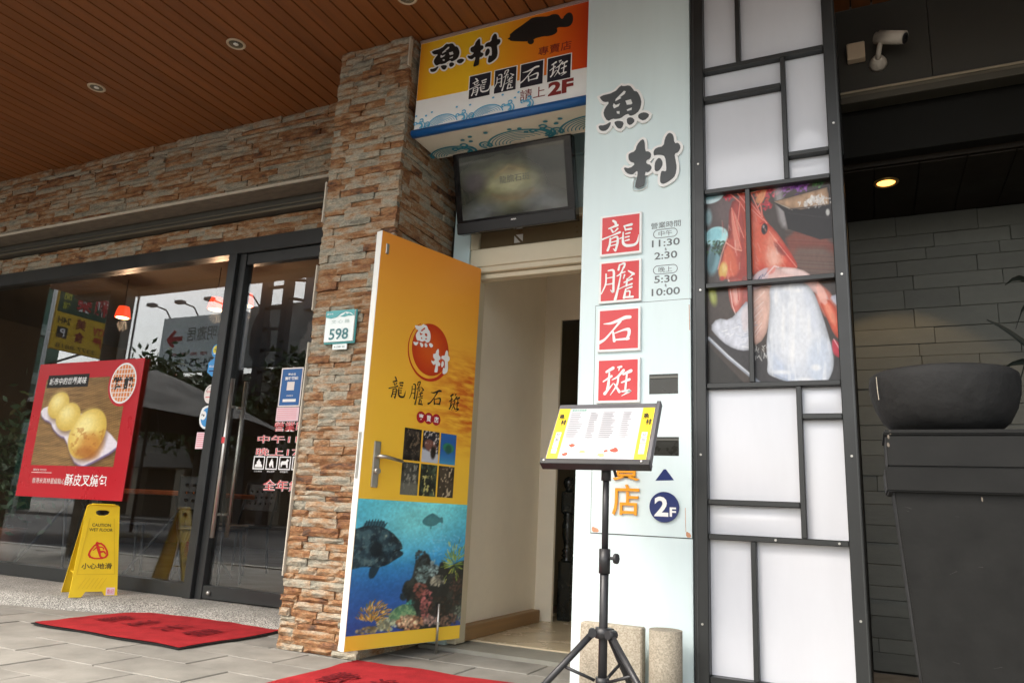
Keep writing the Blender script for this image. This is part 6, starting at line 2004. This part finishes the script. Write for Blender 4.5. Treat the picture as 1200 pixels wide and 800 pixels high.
# the board faces +Y (towards the shop): reader's right is -X
FB = Frame((0, -24.99, 0), (-1, 0, 0), (0, 0, 1))
DGR = mat('billboard_grey', srgb=(120, 112, 108), rough=.6)
text('lettering', FB, '陽明邀居', 37.3, 11.05, 3.4, .95, DGR, bb)
poly('red_arrow', FB, [[(39.4, 10.95), (40.3, 10.95), (40.0, 11.3), (40.25, 11.4), (40.85, 10.8), (40.25, 10.2), (40.0, 10.3), (40.3, 10.65), (39.4, 10.65)]], mat('arrow_red', srgb=(190, 60, 56), rough=.6), bb)
text('lettering', FB, '建 築 案 名', 38.6, 9.75, 3.2, .22, mat('arrow_red'), bb)
text('lettering', FB, '04-2547566', 38.6, 9.2, 4.4, .5, mat('billboard_ink', srgb=(60, 58, 58), rough=.6), bb)
for x_ in (-40.8, -38.3, -35.8):
    tube('lamp_arm', [(x_, -25.0, 12.25), (x_, -24.6, 12.7), (x_, -23.6, 12.75)], .05, BLACKPL, bb, 6)
    box('flood_lamp', (x_ - .3, x_ + .3), (-23.7, -23.3), (12.62, 12.82), GREYPL, bb, .02)
for x_ in (-40.6, -37.6, -34.8):
    box('support', (x_ - .1, x_ + .1), (-25.9, -25.42), (7.0, 12.0), BLACKPL, bb)
b2 = thing('billboard', 'picture billboard with a figure, seen reflected through the glass door', 'billboard', (-30.5, -25.2, 8.4))
box('board', (-33.9, -26.8), (-25.4, -25.0), (8.7, 12.5), mat('billboard_scene', srgb=(150, 146, 142), rough=.6, var=.35, vscale=.6), b2, .02)
poly('dark_hair', FB, [smooth_pts([(32.0, 9.0), (33.5, 9.0), (33.7, 11.0), (33.2, 12.2), (32.4, 12.0), (31.9, 10.6)], 1)], mat('board_dark', srgb=(80, 70, 70), rough=.6), b2)
poly('figure', FB, [smooth_pts([(28.4, 8.9), (29.6, 8.9), (29.7, 10.2), (29.2, 10.6), (29.3, 11.1), (28.9, 11.35), (28.6, 11.0), (28.7, 10.5), (28.2, 10.1)], 1)], mat('board_pale', srgb=(206, 190, 180), rough=.6), b2)
rect('red_stripe', FB, 27.0, 9.9, 28.1, 10.3, mat('arrow_red'), b2)
tube('lamp_arm', [(-33.2, -25.0, 12.5), (-33.2, -24.4, 12.95), (-33.2, -23.6, 12.95)], .05, BLACKPL, b2, 6)
box('flood_lamp', (-33.5, -32.9), (-23.7, -23.3), (12.85, 13.05), GREYPL, b2, .02)

# far building carrying the billboards
fb = thing('grey_building', 'long grey building under the rooftop billboards', 'building', (-34, -30, 0))
WALLG = mat('far_grey_wall', srgb=(128, 122, 114), rough=.8, var=.1, vscale=.7)
box('wall', (-46, -18), (-36, -26), (0, 8.0), WALLG, fb)
box('parapet', (-46.2, -17.8), (-36.2, -25.8), (8.01, 8.5), WALLG, fb, .02)
WINB = mat('far_window_glass', srgb=(60, 66, 70), rough=.15)
for i in range(9):
    for j in range(2):
        wn_ = box('window', (-45 + i * 3, -43.2 + i * 3), (-25.99, -25.9), (1.4 + j * 3.2, 3.2 + j * 3.2), WINB, fb)
        box('window_sill', (-45.1 + i * 3, -43.1 + i * 3), (-25.99, -25.82), (1.28 + j * 3.2, 1.39 + j * 3.2), WALLG, wn_)
# low terrace building with a railing
lb = thing('terrace_building', 'low beige building with a railed roof terrace across the street', 'building', (-23, -17, 0))
BGE = mat('far_beige_wall', srgb=(160, 148, 128), rough=.8, var=.1, vscale=.7)
box('wall', (-32, -12), (-20, -15.5), (0, 2.0), mat('far_brown_wall', srgb=(84, 74, 62), rough=.8, var=.2, vscale=.8), lb)
box('slab', (-32.2, -11.8), (-20, -14.0), (2.01, 2.62), WALLG, lb, .02)
for i in range(8):
    box('column', (-31 + i * 2.6, -30.5 + i * 2.6), (-14.6, -14.2), (0, 2.0), BGE, lb, .01)
for i in range(33):
    cyl('baluster', (-32 + i * .62, -14.1, 2.62), (-32 + i * .62, -14.1, 3.25), .03, GREYPL, lb, n=6)
tube('handrail', [(-32.2, -14.1, 3.28), (-11.8, -14.1, 3.28)], .04, GREYPL, lb, 8)
tube('mid_rail', [(-32.2, -14.1, 2.95), (-11.8, -14.1, 2.95)], .025, GREYPL, lb, 6)
# green glazed block and its projecting sign
gb = thing('green_glass_building', 'green glazed tower block across the street', 'building', (-36, -14, 0))
box('wall', (-44, -33.2), (-13.2, -11.4), (0, 16), mat('green_facade', srgb=(70, 110, 92), rough=.3, var=.2, vscale=.5), gb)
for j in range(7):
    box('spandrel', (-33.19, -33.1), (-13.1, -11.5), (1.0 + j * 2.2, 1.5 + j * 2.2), mat('pale_spandrel', srgb=(150, 170, 160), rough=.5), gb)
    box('spandrel', (-43.8, -33.3), (-11.39, -11.3), (1.0 + j * 2.2, 1.5 + j * 2.2), mat('pale_spandrel'), gb)
ys = thing('projecting_sign', 'tall yellow and green projecting sign with P, seen reflected in the window', 'sign', (-27.3, -10, 6))
box('panel', (-27.4, -27.22), (-11.15, -8.95), (6.0, 8.72), mat('sign_yellow', srgb=(214, 172, 40), rough=.5, var=.08, vscale=2), ys, .01)
FY = Frame((-27.215, 0, 0), (0, 1, 0), (0, 0, 1))
assert FY.n.x > 0
rect('green_field', FY, -11.12, 7.42, -8.98, 8.68, mat('sign_green', srgb=(40, 76, 50), rough=.5, var=.1, vscale=2), ys)
SRED = mat('sign_red', srgb=(190, 40, 44), rough=.5)
outlined(FY.up(.01), '和', -10.75, 8.0, .62, .72, SRED, CREAM, ys, .03, .08)
outlined(FY.up(.01), '樂', -10.0, 8.0, .62, .72, SRED, CREAM, ys, .03, .08)
for i, c in enumerate('休閒館'):
    text('lettering', FY.up(.01), c, -9.3, 8.42 - i * .36, .28, .28, mat('sign_lime', srgb=(190, 186, 70), rough=.5), ys, .02)
text('lettering', FY.up(.01), '24H', -9.32, 7.12, .5, .26, mat('sign_ink', srgb=(60, 50, 30), rough=.5), ys, .01)
rect('parking_square', FY.up(.01), -9.52, 6.45, -9.1, 6.87, mat('sign_ink'), ys)
text('lettering', FY.up(.02), 'P', -9.31, 6.66, .2, .3, CREAM, ys, .02)
for i, c in enumerate('美食'):
    text('lettering', FY.up(.01), c, -10.0, 7.12 - i * .5, .42, .42, MAROON, ys, .02)
text('lettering', FY.up(.01), 'KTV', -10.78, 7.0, .5, .3, SRED, ys, .03)
text('lettering', FY.up(.01), '屋', -10.78, 6.55, .4, .4, SRED, ys, .02)
text('lettering', FY.up(.01), '2377-8818', -9.95, 6.16, 1.6, .16, mat('sign_ink'), ys)
for z_ in (6.5, 8.2):
    tube('bracket', [(-27.3, -11.15, z_), (-33.2, -13.0, z_)], .05, GREYPL, ys, 6)
tube('post', [(-27.3, -8.85, -.01), (-27.3, -8.85, 8.9)], .07, mat('pale_pipe'), ys, 8)
# lattice pylon
py = thing('lattice_pylon', 'dark steel ladder pylon rising beside the tree across the street', 'pylon', (-19.5, -12.2, 0))
for x_ in (-20.15, -19.1):
    box('mast', (x_ - .14, x_ + .14), (-12.4, -12.1), (-.01, 11), BLACKPL, py)
for i in range(13):
    box('rung', (-20.0, -19.25), (-12.3, -12.2), (.6 + i * .8, .7 + i * .8), BLACKPL, py)
tube('cross_arm', [(-19.1, -12.2, 8.2), (-16.9, -11.6, 7.6)], .06, BLACKPL, py, 6)
tube('cross_arm', [(-19.1, -12.2, 8.9), (-16.9, -11.6, 8.4)], .06, BLACKPL, py, 6)
box('equipment_box', (-17.6, -16.5), (-12.2, -11.4), (7.4, 9.6), GREYPL, py, .02)
# market umbrella
um = thing('patio_umbrella', 'large dark grey patio umbrella standing at the roadside', 'umbrella', (-15.2, -4.0, 0))
UMB = mat('umbrella_cloth', srgb=(40, 40, 40), rough=.8, var=.06, vscale=2)
v, f = [(-15.2, -4.0, 3.72)], []
for ring in range(1, 6):
    for k in range(32):
        a = 2 * math.pi * k / 32
        s_ = ring / 5
        sag = .05 * math.cos(a * 8) * s_
        v.append((-15.2 + 3.0 * s_ * math.cos(a), -4.0 + 3.0 * s_ * math.sin(a), 3.72 - 1.25 * s_ ** 1.1 + sag))
for k in range(32):
    f.append((0, 1 + k, 1 + (k + 1) % 32))
    for ring in range(4):
        a, b_ = 1 + ring * 32 + k, 1 + ring * 32 + (k + 1) % 32
        f.append((a, a + 32, b_ + 32, b_))
obj('canopy', new_mesh('canopy', v, f, UMB, True), um)
for k in range(8):
    a = 2 * math.pi * k / 8
    tube('rib', [(-15.2, -4.0, 3.5), (-15.2 + 2.9 * math.cos(a), -4.0 + 2.9 * math.sin(a), 2.44)], .015, BLACKPL, um, 5)
cyl('pole', (-15.2, -4.0, -.12), (-15.2, -4.0, 3.72), .04, BLACKPL, um)
cyl('base', (-15.2, -4.0, -.119), (-15.2, -4.0, -.02), .45, CONC, um, n=24)
# street tree
def tree(loc, h, r, seed, label, n=3600):
    rs = np.random.RandomState(seed)
    t = thing('street_tree', label, 'tree', loc, group='trees across the street')
    x, y, z = loc
    BARK = mat('tree_bark', srgb=(84, 70, 54), rough=.9, var=.25, vscale=12)
    bm = bmesh.new()
    bm_tube(bm, [(x, y, z), (x + .1, y, z + h * .3), (x, y + .1, z + h * .6)], [.2, .14, .09], 10)
    tips = []
    for i in range(11):
        a = rs.uniform(0, 6.28); rr = r * rs.uniform(.4, .85); zz = z + h * rs.uniform(.55, .95)
        tip = (x + rr * math.cos(a), y + rr * math.sin(a), zz)
        bm_tube(bm, [(x, y, z + h * rs.uniform(.3, .58)), ((x + tip[0]) / 2, (y + tip[1]) / 2, zz - .5), tip], [.06, .04, .012], 6)
        tips.append(tip)
    bm_obj('trunk', bm, BARK, t, True)
    LEAFM = mat('tree_leaves', srgb=(62, 84, 44), rough=.55, var=.35, vscale=1.6, objvar=.1)
    cs_ = np.array(tips + [(x, y, z + h * .8)])
    k = rs.randint(len(cs_), size=n)
    c = cs_[k] + rs.randn(n, 3) * np.array([r * .24, r * .24, r * .2])
    u = rs.randn(n, 3); u /= np.linalg.norm(u, axis=1)[:, None]
    w = np.cross(u, rs.randn(n, 3)); w /= np.linalg.norm(w, axis=1)[:, None]
    L, Wd = .16, .07
    v = np.stack([c - u * L, c + w * Wd, c + u * L, c - w * Wd], 1).reshape(-1, 3)
    f = [(i * 4, i * 4 + 1, i * 4 + 2, i * 4 + 3) for i in range(n)]
    obj('crown', new_mesh('crown', v.tolist(), f, LEAFM), t)
tree((-21.2, -11.0, -.01), 5.3, 2.1, 3, 'bushy street tree in front of the billboards, reflected in the glass', 5200)
tree((-17.2, -12.8, -.01), 5.6, 2.0, 5, 'second street tree right of the first, reflected in the glass door', 4200)
# potted shrub inside the shop at the left end
ps = thing('potted_shrub', 'dark green potted shrub inside the left end of the window', 'plant', (-7.7, 4.75, PLAT))
lathe('pot', [(.12, 0), (.15, .02), (.19, .30), (.20, .32), (.17, .32), (.15, .28)], (-7.7, 4.75, PLAT), mat('brown_pot', srgb=(110, 66, 44), rough=.6, var=.1, vscale=8), ps, 24)
rs = np.random.RandomState(2); n = 900
c = np.array([-7.7, 4.75, PLAT + .95]) + rs.randn(n, 3) * np.array([.20, .16, .28])
u = rs.randn(n, 3); u /= np.linalg.norm(u, axis=1)[:, None]; w = np.cross(u, rs.randn(n, 3)); w /= np.linalg.norm(w, axis=1)[:, None]
v = np.stack([c - u * .05, c + w * .02, c + u * .05, c - w * .02], 1).reshape(-1, 3)
obj('foliage', new_mesh('foliage', v.tolist(), [(i * 4, i * 4 + 1, i * 4 + 2, i * 4 + 3) for i in range(n)], mat('shrub_leaf', srgb=(44, 66, 34), rough=.5, var=.3, vscale=5)), ps)
tube('stem', [(-7.7, 4.75, PLAT + .2), (-7.68, 4.74, PLAT + .9)], [.02, .012], mat('tree_bark'), ps)
